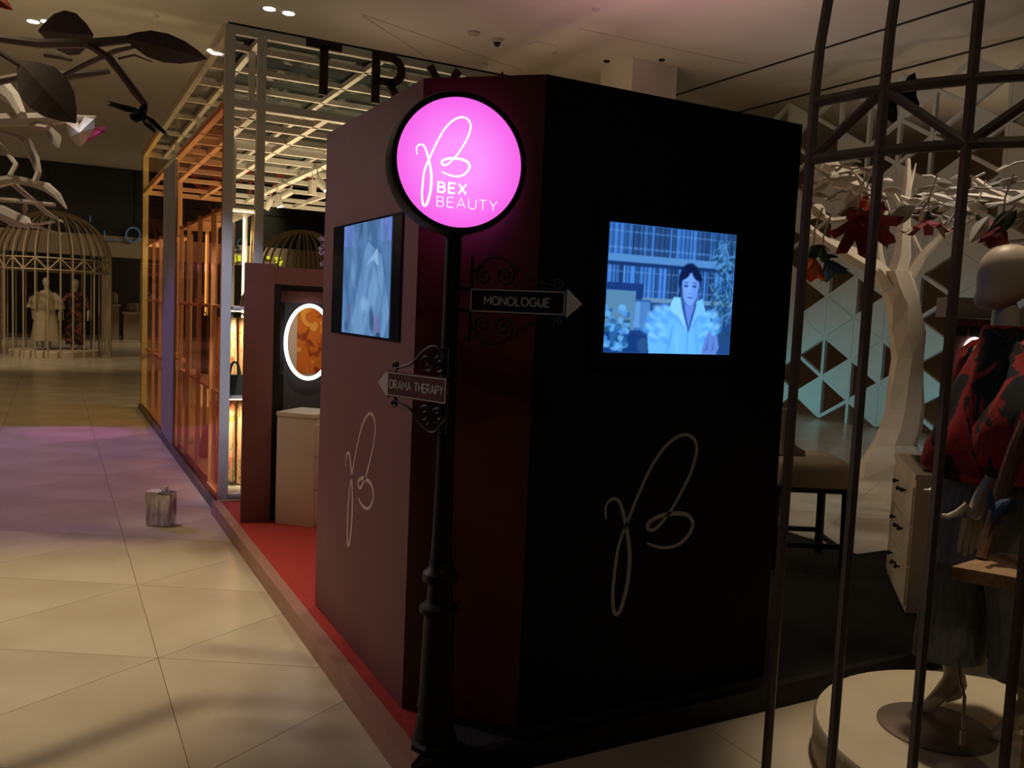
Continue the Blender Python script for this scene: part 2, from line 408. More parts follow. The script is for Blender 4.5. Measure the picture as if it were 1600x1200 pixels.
F_OR = film('amber_film', (.98, .71, .49), (.75, .50, .95), .06)
F_YE = film('yellow_film', (.96, .82, .52), (.80, .60, .85), .05)
F_CL = film('pale_film', (.97, .92, .80), (.72, .68, .80), .09)
F_CLEAR = film('clear_glass', (.93, .93, .93), (.7, .7, .7), .08)

# ================================================================== the setting
# floor of triangular marble tiles: base slab, each near tile a piece, the rest joined
fl = struct(MB().box(-16, 24, -3, 42, -.20, -.012).build('floor', M['grout']))
CW, RH = .935, 1.08
def node(i, j): return (.41 + CW * i, 3.97 + RH * j + (.54 if i % 2 else 0))
def tile_tri(i, j, kind):
    a = node(i, j)
    if kind == 0: t = [a, node(i + 1, j if i % 2 == 0 else j + 1), node(i, j + 1)]
    else:
        b = node(i + 1, j); l = node(i, j + 1 if i % 2 == 0 else j)
        t = [l, b, node(i + 1, j + 1)]
        if i % 2: t = [node(i, j), node(i + 1, j), node(i + 1, j + 1)]
    return t
def inset(t, g):
    cx = sum(p[0] for p in t) / 3; cy = sum(p[1] for p in t) / 3; k = 1 - g
    return [(cx + (p[0] - cx) * k, cy + (p[1] - cy) * k) for p in t]
tiles = []
for i in range(-14, 22):
    for j in range(-6, 34):
        for kd in (0, 1):
            t = tile_tri(i, j, kd)
            cx = sum(p[0] for p in t) / 3; cy = sum(p[1] for p in t) / 3
            if 1.5 < cx < 4.6 and 3 < cy < 12.6: continue
            v = RQ.transposed() @ (Vector((cx, cy, 0)) - EYE)
            d = -v.z
            seen = d > 1.2 and abs(v.x / d) < .72 and abs(v.y / d) < .60
            tiles.append((d if seen else 999, cx, cy, t))
tiles.sort(key=lambda a: a[0])
shared = {}
rest = MB()
for n_, (d, cx, cy, t) in enumerate(tiles):
    ti = inset(t, .0045)
    if n_ < 290 and d < 900:
        key = round(t[0][0] - cx, 2), round(t[1][0] - cx, 2), round(t[0][1] - cy, 2)
        if key not in shared:
            shared[key] = MB().prism([(x - cx, y - cy, -.014) for x, y in ti], (0, 0, .014)).mesh('tile', M['tile'])
        o = bpy.data.objects.new('tile', shared[key]); COL.objects.link(o); o.location = (cx, cy, 0); o.parent = fl
    else:
        o_ = len(rest.v); rest.v += [(x, y, 0) for x, y in ti]; rest.f.append((o_, o_ + 1, o_ + 2))
ro = rest.build('tiles_far', M['tile'], fl); ro['kind'] = 'stuff'

CZ = 5.8
ce = struct(MB().box(-16, 24, -3, 42, CZ, CZ + .2).build('ceiling', M['ceil']))
struct(MB().box(10.28, 10.33, -3, 13.6, CZ - .012, CZ - .001).build('trim_1', M['slot']))
struct(MB().box(12.08, 12.14, 3, 14, CZ - .012, CZ - .001).build('trim_2', M['slot']))
for k_, (pa_, pb_) in enumerate((((565, 24), (680, 98)), ((565, 22), (815, 110)), ((905, 45), (1165, 100)))):
    struct(MB().beam(onZ(*pa_, CZ - .004), onZ(*pb_, CZ - .004), .012, .006).build('trim_%d' % (3 + k_), M['fitting']))
struct(MB().box(8.28, 9.19, 11.77, 12.7, 0, CZ).build('column', M['ceil']))
struct(MB().box(17.4, 17.6, -3, 42, 0, CZ).build('wall_right', M['shop_beige']))
struct(MB().box(-16, -15.8, -3, 42, 0, CZ).build('wall_left', M['shop_dark']))
struct(MB().box(-16, 24, 41.6, 41.8, 0, CZ).build('wall_far', M['shop_dark']))

# shopfront across the far end of the hall
wb = struct(MB().box(-16, 17.4, 32, 32.3, 3.55, CZ).build('wall_back', M['dark_glass']))
for k in range(-5, 7):
    MB().box(k * 2.55 - .15 + .03, k * 2.55 + 2.40 - .03, 31.95, 32.0, 3.62, 4.62).build('panel', M['dark_glass'], wb)
    MB().box(k * 2.55 - .15 + .03, k * 2.55 + 2.40 - .03, 31.95, 32.0, 4.70, 5.75).build('panel', M['dark_glass'], wb)
MB().box(-16, 17.4, 31.9, 32.3, 2.85, 3.55).build('header', M['shop_beige'], wb)
for x in (-6.2, -1.6, 1.45, 2.63, 6.5):
    MB().box(x, x + .22, 31.95, 32.25, 0, 2.85).build('jamb', M['shop_beige'], wb)
struct(MB().box(-16, 17.4, 37, 37.2, 0, 3.6).build('wall_1', M['shop_dark']))
struct(MB().box(-16, 17.4, 32.3, 37, 3.5, 3.6).build('ceiling_1', M['shop_dark']))

# lattice screen on the right: triangular panels, bars round the open triangles
ls = thing('lattice_screen', 'tall pale lattice screen of triangular panels and openings behind the white tree', 'screen', (11.7, 9.9, 0))
KP, KA = .585, .69
def fz(k, j): return .04 + KA * j + (.345 if k % 2 else 0)
rs = random.Random(3)
OPEN = {(0, 'A', 1), (-1, 'B', 1), (0, 'B', 0), (-1, 'B', 0), (0, 'B', -1), (-1, 'A', -1), (-2, 'B', 0), (-2, 'A', -1), (-2, 'B', 2), (0, 'B', 2), (-5, 'A', 1), (-5, 'B', 0), (-6, 'A', 2),
        (-4, 'A', 2), (-4, 'B', 2), (1, 'A', 0), (1, 'A', -1), (2, 'B', 1), (-6, 'B', 0), (-5, 'A', -1), (-4, 'B', -1)}
KEEP = {(-1, 'A', 0), (0, 'A', 0), (-2, 'A', 0), (-2, 'A', 1), (-2, 'B', 1), (-1, 'A', 1), (-1, 'B', 2), (0, 'A', 2), (-1, 'A', 2), (0, 'B', 1)}
edges = {}; pm = {}
for k in range(-9, 6):
    for j in range(-1, 9):
        for ty in 'AB':
            e = k % 2 == 0
            y0, y1 = 10.48 + KP * k, 10.48 + KP * (k + 1)
            if ty == 'A': t = [(y0, fz(k, j)), (y0, fz(k, j + 1)), (y1, fz(k, j) + KA / 2)]
            else:
                t = [(y1, fz(k + 1, j)), (y1, fz(k + 1, j + 1)), (y0, fz(k + 1, j) + KA / 2)]
            zc = sum(p[1] for p in t) / 3
            if max(p[1] for p in t) > CZ or zc < -.05 and max(p[1] for p in t) < .1: continue
            low = min(p[1] for p in t) < 0
            op = (k, ty, j) in OPEN or ((k, ty, j) not in KEEP and (rs.random() < (.62 if zc > 3.3 else .34 if zc > 2.4 else .10))) or low
            if op:
                for a in range(3):
                    p0, p1 = t[a], t[(a + 1) % 3]
                    kk = tuple(sorted([(round(p0[0], 2), round(p0[1], 2)), (round(p1[0], 2), round(p1[1], 2))])); edges[kk] = (p0, p1)
            else:
                ti = inset(t, .012); cy, cz = sum(p[0] for p in t) / 3, zc
                if ty not in pm: pm[ty] = MB().prism([(-.03, y - cy, z - cz) for y, z in ti], (.05, 0, 0)).mesh('panel', M['screenpanel'])
                o = link('panel', pm[ty]); o.parent = ls; o.location = (0, cy - 9.9, cz)
for p0, p1 in edges.values():
    sl_ = .003 * (0 if abs(p0[0] - p1[0]) < .01 else 1 if (p1[1] - p0[1]) * (p1[0] - p0[0]) > 0 else 2)
    a, b = Vector((11.7 + sl_, p0[0], p0[1])), Vector((11.7 + sl_, p1[0], p1[1]))
    if a.z > b.z: a, b = b, a
    if a.z < 0:
        if b.z <= 0.05: continue
        a = a + (b - a) * ((0 - a.z) / (b.z - a.z))
    MB().beam(a, b, .055, .07, (1, 0, 0)).build('bar', M['screenpanel'], ls)

# ================================================================== the promotional booth
PZ = .1
rp = thing('red_platform', 'low red-carpeted platform half with rose edge beside the marble floor', 'platform', (1.04, 4.5, 0))
MB().prism([(1.06, 2.56, .002), (4.7, 6.2, .002), (4.7, 6.56, .002), (1.06, 6.56, .002)], (0, 0, .094)).build('carpet', M['carpet'], rp)
MB().prism([(1.04, 2.52, 0), (1.10, 2.58, 0), (1.10, 6.59, 0), (1.04, 6.59, 0)], (0, 0, .1)).build('kerb', M['kerb'], rp)
MB().box(1.10, 4.7, 6.55, 6.59, 0, .1).build('kerb', M['kerb'], rp)
bp_ = thing('black_platform', 'low black-carpeted platform half under the black booth face', 'platform', (3, 2.5, 0))
MB().prism([(1.08, 2.54, .002), (4.98, 2.54, .002), (4.98, 3.81, .002), (4.70, 3.81, .002), (4.70, 6.16, .002)], (0, 0, .094)).build('carpet', M['black_carpet'], bp_)
MB().prism([(1.045, 2.50, 0), (5.0, 2.50, 0), (5.0, 2.54, 0), (1.085, 2.54, 0)], (0, 0, .1)).build('kerb', M['black_metal'], bp_)
MB().box(4.98, 5.0, 2.54, 3.83, 0, .1).build('kerb', M['black_metal'], bp_)
MB().box(4.70, 4.98, 3.81, 3.83, 0, .1).build('kerb', M['black_metal'], bp_)
MB().box(4.70, 4.72, 3.83, 6.2, 0, .1).build('kerb', M['black_metal'], bp_)

TOP = 2.41
bo = thing('promotional_booth', 'tall half oxblood half black booth with chamfered corner and two video screens', 'booth', (1.9, 3.4, PZ))
MB().box(1.155, 1.195, 2.91, 4.13, PZ, TOP).build('side_panel', M['oxblood'], bo)['label'] = 'oxblood side panel'
MB().prism([(1.155, 2.91, PZ), (1.478, 2.60, PZ), (1.506, 2.629, PZ), (1.183, 2.939, PZ)], (0, 0, TOP - PZ)).build('corner_panel', M['maroon'], bo)['label'] = 'dark maroon corner panel'
MB().box(1.478, 2.68, 2.60, 2.64, PZ, TOP).build('front_panel', M['black_wall'], bo)['label'] = 'black front panel'
MB().box(2.64, 2.68, 2.64, 4.13, PZ, TOP).build('end_panel', M['black_wall'], bo)
MB().box(1.195, 2.64, 4.09, 4.13, PZ, TOP).build('back_panel', M['white_cab'], bo)
MB().prism([(1.195, 2.95, TOP - .03), (1.50, 2.65, TOP - .03), (2.64, 2.65, TOP - .03), (2.64, 4.09, TOP - .03), (1.195, 4.09, TOP - .03)], (0, 0, .02)).build('roof', M['black_wall'], bo)
lg = [(onY(943, 812, 2.6).x, .47, 1.155)]
script_letter((1.815, 2.6, .472), (1, 0, 0), (0, 0, 1), .683, .013).build('script_logo', M['dimgold'], bo)
pa, pb = onX(548, 855, 1.155), onX(585, 648, 1.155)
script_letter((1.155, onX(541, 715, 1.155).y, pa.z), (0, -1, 0), (0, 0, 1), pb.z - pa.z, .013, sx=1.0).build('script_logo', M['gold'], bo)


# ---- moving pictures, painted as coloured grids on the flat screens
def grid_picture(name, paint, org, ux, uy, nx, ny, m, parent):
    org, ux, uy = Vector(org), Vector(ux), Vector(uy)
    u = np.linspace(0, 1, nx + 1); v = np.linspace(0, 1, ny + 1)
    me = bpy.data.meshes.new(name)
    vs = [org + ux * a + uy * b for b in v for a in u]
    fs = [(j * (nx + 1) + i, j * (nx + 1) + i + 1, (j + 1) * (nx + 1) + i + 1, (j + 1) * (nx + 1) + i) for j in range(ny) for i in range(nx)]
    me.from_pydata(vs, [], fs); U, V = np.meshgrid(u, v)
    c = paint(U, V)                                         # sRGB 0..1
    c = np.where(c <= .04045, c / 12.92, ((c + .055) / 1.055) ** 2.4)
    at = me.color_attributes.new('picture', 'FLOAT_COLOR', 'POINT')
    at.data.foreach_set('color', np.concatenate([c, np.ones(c.shape[:2] + (1,))], 2).ravel()); me.materials.append(m)
    return link(name, me, parent)
class Paint:
    def __init__(s, U, V, bg): s.U, s.V = U, V; s.c = np.zeros(U.shape + (3,)) + np.array(bg)
    def mask(s, m, col, a=1.0):
        k = np.clip(m, 0, 1)[..., None] * a; s.c = s.c * (1 - k) + np.array(col) * k
    def rect(s, x0, x1, y0, y1, col, a=1): s.mask(((s.U > x0) & (s.U < x1) & (s.V > y0) & (s.V < y1)).astype(float), col, a)
    def ell(s, cx, cy, rx, ry, col, a=1, rot=0, soft=.06):
        dx, dy = s.U - cx, s.V - cy; c, n = math.cos(rot), math.sin(rot)
        r = np.sqrt(((dx * c + dy * n) / rx) ** 2 + ((-dx * n + dy * c) / ry) ** 2); s.mask((1 + soft - r) / (2 * soft), col, a)
    def poly(s, pts, col, a=1):
        m = np.zeros(s.U.shape, bool); n = len(pts)
        for i in range(n):
            x0, y0 = pts[i]; x1, y1 = pts[(i + 1) % n]
            if y0 == y1: continue
            m ^= ((y0 > s.V) != (y1 > s.V)) & (s.U < (x1 - x0) * (s.V - y0) / (y1 - y0) + x0)
        s.mask(m.astype(float), col, a)
def paint_reader(U, V):
    g = Paint(U, V, (.20, .40, .66)); r = random.Random(5)
    for y0, y1 in ((.76, 1.0), (.43, .70)):                  # two rows of books
        x = 0
        while x < 1:
            wd = r.uniform(.022, .045); k = r.uniform(.55, 1.0) if y0 > .7 else r.uniform(.45, 1.1)
            g.rect(x, x + wd, y0, y1, (.27 * k, .47 * k, .75 * k)); g.rect(x + wd * .3, x + wd * .5, y0, y1, (.38 * k, .58 * k, .85 * k))
            for yy in (.2, .72): g.rect(x, x + wd, y0 + yy * (y1 - y0), y0 + yy * (y1 - y0) + .012, (.45, .62, .85), .6)
            g.rect(x + wd - .005, x + wd, y0, y1, (.10, .22, .42)); x += wd
    g.rect(0, 1, .705, .765, (.40, .58, .78)); g.rect(0, 1, .68, .708, (.10, .22, .42))
    g.rect(.27, 1, .405, .44, (.50, .60, .70)); g.rect(.30, 1, .0, .405, (.16, .30, .52)); g.rect(.45, 1, .30, .38, (.22, .36, .55))
    g.rect(0, .27, .46, .545, (.12, .24, .48)); g.rect(.22, .27, .30, .545, (.12, .24, .48)); g.rect(0, .22, .05, .485, (.42, .56, .66))   # framed picture
    g.rect(0, .5, 0, .18, (.10, .25, .48))
    g.poly([(.20, .19), (.345, .19), (.33, .415), (.22, .415)], (.36, .54, .76)); g.poly([(.21, .19), (.26, .19), (.255, .415), (.225, .415)], (.46, .64, .84)); g.rect(.215, .335, .405, .42, (.22, .40, .62)); g.poly([(.215, .185), (.37, .185), (.37, .20), (.215, .20)], (.30, .48, .70))   # lamp
    g.rect(.245, .34, .09, .18, (.12, .26, .48)); g.rect(.255, .33, 0, .08, (.10, .24, .42)); g.ell(.295, .06, .045, .06, (.18, .34, .52))
    for k in range(70):                                       # blossoms at the left
        g.ell(r.uniform(0, .17), r.uniform(.02, .36), r.uniform(.012, .03), r.uniform(.012, .028), r.choice([(.50, .74, .93), (.38, .62, .86), (.20, .40, .62), (.16, .34, .44)]), .85)
    for k in range(120):                                      # palm leaves at the right
        a = r.uniform(-1.2, 1.2); g.ell(r.uniform(.82, 1.0), r.uniform(.12, .95), .007, r.uniform(.03, .075), r.choice([(.40, .62, .80), (.30, .50, .70), (.14, .32, .42), (.10, .26, .36)]), .8, a, .3)
    hx = .635
    g.ell(hx, .585, .090, .150, (.06, .12, .28)); g.ell(hx - .01, .47, .075, .10, (.06, .12, .28))                      # hair drawn back
    g.poly([(hx - .045, .22), (hx + .060, .22), (hx + .042, .47), (hx - .038, .47)], (.40, .52, .82))                    # neck
    g.ell(hx - .012, .41, .05, .035, (.30, .42, .74), .7, 0, .5)
    g.ell(hx + .008, .560, .070, .098, (.55, .69, .95)); g.ell(hx + .008, .500, .060, .095, (.55, .69, .95)); g.ell(hx + .010, .445, .036, .050, (.55, .69, .95))   # face
    g.ell(hx + .052, .52, .028, .10, (.44, .57, .88), .55, 0, .5); g.ell(hx - .050, .50, .018, .09, (.48, .61, .90), .5, 0, .5)
    g.poly([(hx - .078, .56), (hx - .060, .63), (hx + .004, .672), (hx - .02, .72), (hx - .09, .70), (hx - .09, .56)], (.06, .12, .28), .0); g.poly([(hx + .004, .672), (hx + .066, .63), (hx + .082, .55), (hx + .094, .60), (hx + .08, .70), (hx - .01, .72)], (.06, .12, .28), .0); g.ell(hx - .045, .640, .05, .030, (.06, .12, .28), 1, .75, .1); g.ell(hx + .058, .635, .05, .028, (.06, .12, .28), 1, -.8, .1)
    for e, t in ((-.028, .10), (.040, -.10)):
        g.ell(hx + e, .552, .019, .012, (.38, .50, .80), .7, 0, .4); g.ell(hx + e, .551, .016, .0065, (.10, .17, .36), .9, 0, .3); g.ell(hx + e, .578, .022, .005, (.26, .35, .62), .75, t, .4)
    g.ell(hx + .002, .520, .006, .032, (.64, .77, 1), .6, 0, .5); g.ell(hx + .008, .492, .013, .005, (.36, .46, .76), .7, 0, .4)
    g.ell(hx + .008, .458, .023, .008, (.46, .44, .80), .9, 0, .3); g.ell(hx + .008, .460, .022, .0025, (.30, .32, .62), .8, 0, .3)
    sh = (.50, .77, 1.0)
    g.poly([(.34, 0), (.325, .14), (.36, .27), (.44, .345), (.53, .385), (.74, .385), (.80, .33), (.85, .22), (.87, .0)], sh)      # blouse
    g.poly([(hx - .070, .42), (hx + .010, .175), (hx + .085, .42), (hx + .04, .40), (hx - .03, .40)], (.20, .32, .62)); g.poly([(hx - .034, .40), (hx + .010, .21), (hx + .048, .40)], (.46, .56, .88))
    g.poly([(.475, .35), (.515, .46), (.568, .455), (.585, .37), (hx + .004, .185), (.54, .27)], (.66, .87, 1)); g.poly([(.775, .36), (.745, .455), (.705, .435), (.69, .36), (hx + .018, .185), (.73, .28)], (.56, .80, 1))
    g.poly([(.475, .35), (.54, .27), (hx + .004, .185), (.56, .30)], (.38, .64, .94), .7); g.poly([(.775, .36), (.73, .28), (hx + .018, .185), (.70, .29)], (.36, .62, .92), .6)
    for cx_, cy_, sgn in ((.40, .27, -1), (.37, .18, -1), (.41, .11, -1), (.44, .32, -1), (.82, .29, 1), (.84, .2, 1), (.81, .13, 1)):     # ruffled shoulders
        for q_ in range(5):
            a = q_ * .5; g.ell(cx_ + sgn * .045 * math.cos(a * 1.6) + r.uniform(-.01, .01), cy_ + .05 * math.sin(a * 1.6), .040, .026, (.64, .87, 1) if q_ % 2 else (.40, .67, .96), .8, sgn * (.2 + .3 * a), .45)
    g.rect(hx + .004, hx + .008, 0, .185, (.30, .55, .88)); g.ell(.50, .1, .012, .12, (.36, .64, .95), .6, -.15, .6); g.ell(.56, .08, .010, .12, (.62, .85, 1), .6, .1, .6); g.ell(.72, .1, .014, .13, (.38, .66, .95), .6, .15, .6)
    g.poly([(.76, 0), (.785, .13), (.82, .20), (.85, .16), (.885, .15), (.91, .06), (.885, 0)], (.46, .56, .84)); g.poly([(.785, .02), (.815, .14), (.82, .04)], (.32, .42, .72), .7); g.poly([(.84, .02), (.86, .13), (.87, .04)], (.32, .42, .72), .7)
    sm = np.clip((V - .1) * .15, 0, .1)[..., None]; c = g.c; c[1:-1, 1:-1] = (c[1:-1, 1:-1] + c[2:, 1:-1] + c[:-2, 1:-1] + c[1:-1, 2:] + c[1:-1, :-2]) / 5
    return np.clip(c * np.array([.80, .95, 1.04]), 0, 1)
def paint_dress(U, V):
    g = Paint(U, V, (.36, .53, .74)); r = random.Random(9)
    g.rect(0, .22, .80, 1, (.46, .55, .88)); g.rect(.80, 1, .80, 1, (.46, .55, .88)); g.rect(.24, .78, .80, 1, (.30, .45, .64)); g.rect(.26, .42, .80, 1, (.24, .38, .56))
    g.ell(.50, .45, .42, .44, (.31, .47, .68)); g.poly([(.22, .1), (.45, .70), (.55, .82), (.82, .70), (1, .2), (.9, 0), (.2, 0)], (.46, .64, .84))
    for k in range(60):
        g.ell(r.uniform(.0, 1), r.uniform(0, .95), r.uniform(.02, .07), r.uniform(.05, .25), r.choice([(.52, .70, .90), (.30, .46, .66), (.40, .58, .80), (.26, .40, .60)]), .35, r.uniform(-.5, .5), .5)
    g.poly([(.52, .62), (.74, .76), (.78, .60), (.66, .66)], (.60, .76, .94)); g.ell(.5, .27, .09, .06, (.58, .76, .95), .8, 0, .4)
    g.ell(.66, .14, .045, .11, (.18, .30, .48), .7, .2, .3); g.ell(.77, .10, .04, .09, (.52, .46, .68), .7, 0, .3); g.ell(.16, .2, .03, .08, (.46, .42, .66), .6, 0, .3); g.ell(.10, .06, .04, .05, (.20, .32, .52), .7, 0, .4); g.ell(.80, .0, .05, .04, (.18, .28, .46), .8)
    return np.clip(g.c, 0, 1)
PIC1, PIC2 = painted('video_picture', 1.05), painted('video_picture_pale', .80)
sb = thing('video_screen', 'large video screen on the black booth face showing a woman in a white ruffled shirt', 'screen', (2.06, 2.6, 1.7))
MB().box(1.70, 2.42, 2.592, 2.5995, 1.41, 2.0).build('bezel', M['black_wall'], sb)
grid_picture('picture', paint_reader, (1.76, 2.590, 1.47), (.60, 0, 0), (0, 0, .47), 220, 172, PIC1, sb)
sl = thing('video_screen', 'video screen on the oxblood booth side showing pale blue draped cloth', 'screen', (1.155, 3.5, 1.7))
MB().box(1.147, 1.1545, 3.06, 3.95, 1.47, 1.955).build('bezel', M['tv_bezel'], sl)
grid_picture('picture', paint_dress, (1.145, 3.775, 1.478), (0, -.615, 0), (0, 0, .468), 110, 90, PIC2, sl)

# ================================================================== lamp post with round sign and two direction boards
SX, SY = 1.16, 2.61
lp = thing('lamp_post', 'black cast lamp post carrying a glowing pink round sign at the booth corner', 'sign', (SX, SY, PZ))
b = MB(); b.lathe([(.085, 0), (.085, .02), (.07, .035)], (SX, SY, PZ - .003), 8); b.build('base', M['black_metal'], lp)
MB().lathe([(.072, .03), (.066, .07), (.06, .12), (.066, .14), (.06, .16), (.052, .45), (.056, .47)], (SX, SY, PZ), 12).build('pedestal', M['black_metal'], lp, True)
MB().lathe([(.045, .46), (.068, .475), (.068, .495), (.045, .51), (.042, .57), (.062, .585), (.062, .61), (.045, .625), (.038, .66)], (SX, SY, PZ), 16).build('collar', M['black_metal'], lp, True)
MB().lathe([(.036, .65), (.029, 1.0), (.026, 1.76)], (SX, SY, PZ), 16).build('shaft', M['black_metal'], lp, True)
N = Vector((-.175, -.985, 0)).normalized(); SR = UP.cross(N).normalized() * 1
SR = Vector((-N.y, N.x, 0)).normalized()                    # to the right along the sign's face
SCN = Vector((SX, SY, 2.07))
fc = SCN + N * .05
MB().lathe([(0, -.046), (.206, -.046), (.206, -.056), (.222, -.056), (.226, -.045), (.226, .045), (.222, .056), (.206, .056), (.206, .048), (.0, .048)], SCN, 64, N, SR).build('sign_drum', M['black_metal'], lp, True)
# face: back lit, with the paler middle set in its glow colour
m = bpy.data.materials.new('backlit_pink'); m.use_nodes = True; nt = m.node_tree; nt.nodes.remove(nt.nodes['Principled BSDF'])
tc = nt.nodes.new('ShaderNodeTexCoord'); gr = nt.nodes.new('ShaderNodeTexGradient'); gr.gradient_type = 'SPHERICAL'
mp = nt.nodes.new('ShaderNodeMapping'); mp.inputs['Scale'].default_value = (3.6, 3.6, 3.6); rp_ = nt.nodes.new('ShaderNodeValToRGB'); em = nt.nodes.new('ShaderNodeEmission')
rp_.color_ramp.elements[0].position = 0; rp_.color_ramp.elements[0].color = (.86, .085, .60, 1)
rp_.color_ramp.elements[1].position = .75; rp_.color_ramp.elements[1].color = (1.0, .30, 1.0, 1)
e_ = rp_.color_ramp.elements.new(.32); e_.color = (.96, .15, .86, 1)
nt.links.new(tc.outputs['Object'], mp.inputs[0]); nt.links.new(mp.outputs[0], gr.inputs[0]); nt.links.new(gr.outputs[0], rp_.inputs[0]); nt.links.new(rp_.outputs[0], em.inputs[0]); nt.links.new(em.outputs[0], nt.nodes['Material Output'].inputs[0])
em.inputs[1].default_value = 1.0
disc = MB().lathe([(.205, -.001), (.205, .001)], (0, 0, 0), 64, N, SR).build('sign_face', m)
disc.location = SCN + N * .0495; disc.parent = lp; disc.location = (SCN + N * .0495) - Vector((SX, SY, PZ))
dk = link('sign_face', disc.data); dk.parent = lp; dk.location = (SCN - N * .0515) - Vector((SX, SY, PZ))  # unseen glowing back face, added to tint the corner panel purple
def sg(a, b, k=.0515): return SCN + N * k + SR * a + UP * b     # a point on the sign's face
script_letter(sg(-.144, -.145), SR, UP, .288, .0062, .001, sx=.98).build('script_logo', M['white_lit'], lp)
lettering(MB(), 'BEX', sg(-.070, -.098), SR, UP, .031, .0062, .32, .001, .092).build('lettering', M['white_lit'], lp)
lettering(MB(), 'BEAUTY', sg(-.072, -.143), SR, UP, .031, .0024, .3, .001, .200).build('lettering', M['white_lit'], lp)
MB().beam((SX, SY, 1.84), (SX, SY, 1.88), .05, .05, (1, 0, 0)).build('neck', M['black_metal'], lp)


def spiral(c, ux, uy, r0, turns, a0, sgn=1, n=26):
    return [c + ux * math.cos(a0 + sgn * turns * 2 * math.pi * i / n) * r0 * (1 - .85 * i / n) + uy * math.sin(a0 + sgn * turns * 2 * math.pi * i / n) * r0 * (1 - .85 * i / n) for i in range(n + 1)]
def board(label, tl, tr, bl, br, words, fill, tip_left, lw):
    """direction board from its four corners (seen from its front)"""
    tl, tr, bl, br = map(Vector, (tl, tr, bl, br)); ux = (tr - tl); wd = ux.length; ux.z = 0; ux.normalize(); h = ((tl - bl).length + (tr - br).length) / 2
    c = (tl + tr + bl + br) / 4; wd = Vector((tr.x - tl.x, tr.y - tl.y)).length; n = ux.cross(UP)
    g = MB().obox(c, ux * wd / 2, UP * h / 2, n * .008).build('sign_board', fill, lp); g['label'] = label
    z = lambda a, b_: c + ux * a + UP * b_ + n * .008
    bd = MB(); i = .004; a0, b0 = wd / 2 - i, h / 2 - i
    for p, r in ((z(-a0, b0), z(a0, b0)), (z(a0, b0), z(a0, -b0)), (z(a0, -b0), z(-a0, -b0)), (z(-a0, -b0), z(-a0, b0))): bd.ribbon([p, r], n, .003, .0012)
    bd.build('border', M['sign_white'], g)
    hh = h * .33
    lettering(MB(), words, z(-lw * wd / 2, -hh / 2), ux, UP, hh, .0038, .24, .0012, lw * wd).build('lettering', M['sign_white'], g)
    s = -1 if tip_left else 1
    e = c + ux * s * (wd / 2 + .002)
    MB().prism([e + UP * h * .56 - n * .006, e - UP * h * .56 - n * .006, e + ux * s * h * .62 - n * .006], n * .012).build('arrow_tip', M['sign_white'], g)
    for zz in (.035, -.035):
        e2 = c - ux * s * wd / 2 + UP * zz; MB().beam(e2, (SX, SY, e2.z), .012, .012).build('bracket_arm', M['black_metal'], g)
    for k in (1, -1):                                         # wrought scrolls above and below
        u = UP * k; o = c + u * (h / 2); sc = MB(); s_ = s
        p0 = o - ux * s_ * wd * .46 + u * .075
        st = smooth_curve([o + ux * s_ * wd * .40 + u * .012, o + ux * s_ * wd * .12 + u * .035, o - ux * s_ * wd * .10 + u * .085, o - ux * s_ * wd * .30 + u * .10, o - ux * s_ * wd * .48 + u * .05], 6)
        sc.tube(st, .0042, 6)
        sc.tube(spiral(o + ux * s_ * (wd * .40) + u * .022, ux, u, .018, 1.4, -1.5), .0042, 6)
        sc.tube(spiral(o - ux * s_ * wd * .14 + u * .045, ux, u, .038, 1.6, 1.2, -1), .0042, 6)
        sc.tube(spiral(o - ux * s_ * wd * .36 + u * .040, ux, u, .030, 1.5, 1.8), .0042, 6)
        sc.beam(o - ux * s_ * wd * .5 + u * .0, o - ux * s_ * wd * .5 + u * .10, .008, .008, n)
        sc.build('scroll', M['black_metal'], g)
board('black board reading MONOLOGUE', P(737, 450, 2.79), P(886, 455, 2.66), P(735, 487, 2.79), P(884, 494, 2.66), 'MONOLOGUE', M['black_metal'], False, .68)
board('oxblood board reading DRAMA THERAPY', P(608, 580, 3.01), P(700, 591, 2.81), P(608, 618, 3.01), P(700, 632, 2.81), 'DRAMA THERAPY', M['maroon'], True, .90)

# ================================================================== mirror niche, mirror, drawer cabinet on the red side
po = thing('mirror_portal', 'oxblood portal frame standing on the red carpet behind the booth', 'frame', (1.3, 5.9, PZ))
MB().box(1.12, 1.312, 5.88, 5.91, PZ - .004, 1.85).build('pillar', M['oxblood'], po)
MB().box(1.31, 2.95, 5.90, 6.16, 1.72, 1.835).build('lintel', M['oxblood'], po)
MB().box(2.76, 2.95, 5.90, 6.16, PZ - .004, 1.72).build('pillar', M['oxblood'], po)
MB().box(1.305, 1.36, 5.90, 6.14, PZ - .004, 1.72).build('reveal', M['black_metal'], po)
MB().box(1.36, 2.76, 6.08, 6.12, PZ - .004, 1.72).build('back_panel', M['dark_cloth'], po)
MB().box(1.40, 2.70, 6.065, 6.08, 1.60, 1.68).build('shelf_strip', M['oxblood'], po)
MB().box(1.39, 1.43, 6.06, 6.08, 1.12, 1.58).build('trim_strip', M['black_metal'], po)
MB().box(1.39, 1.43, 6.06, 6.08, .70, 1.09).build('trim_strip', M['black_metal'], po)
mi = thing('oval_mirror', 'oval wall mirror ringed by a bright white light tube in the oxblood portal', 'mirror', (1.595, 6.06, 1.32))
ov = lambda a, b_: [(1.595 + a * math.cos(t), 6.0, 1.325 + b_ * math.sin(t)) for t in [2 * math.pi * k / 48 for k in range(48)]]
MB().prism([(x, 6.035, z) for x, y, z in ov(.168, .262)], (0, .028, 0)).build('mirror_back', M['black_metal'], mi)
MB().prism([(x, 6.03, z) for x, y, z in ov(.160, .252)], (0, .004, 0)).build('mirror_plate', M['mirror'], mi)
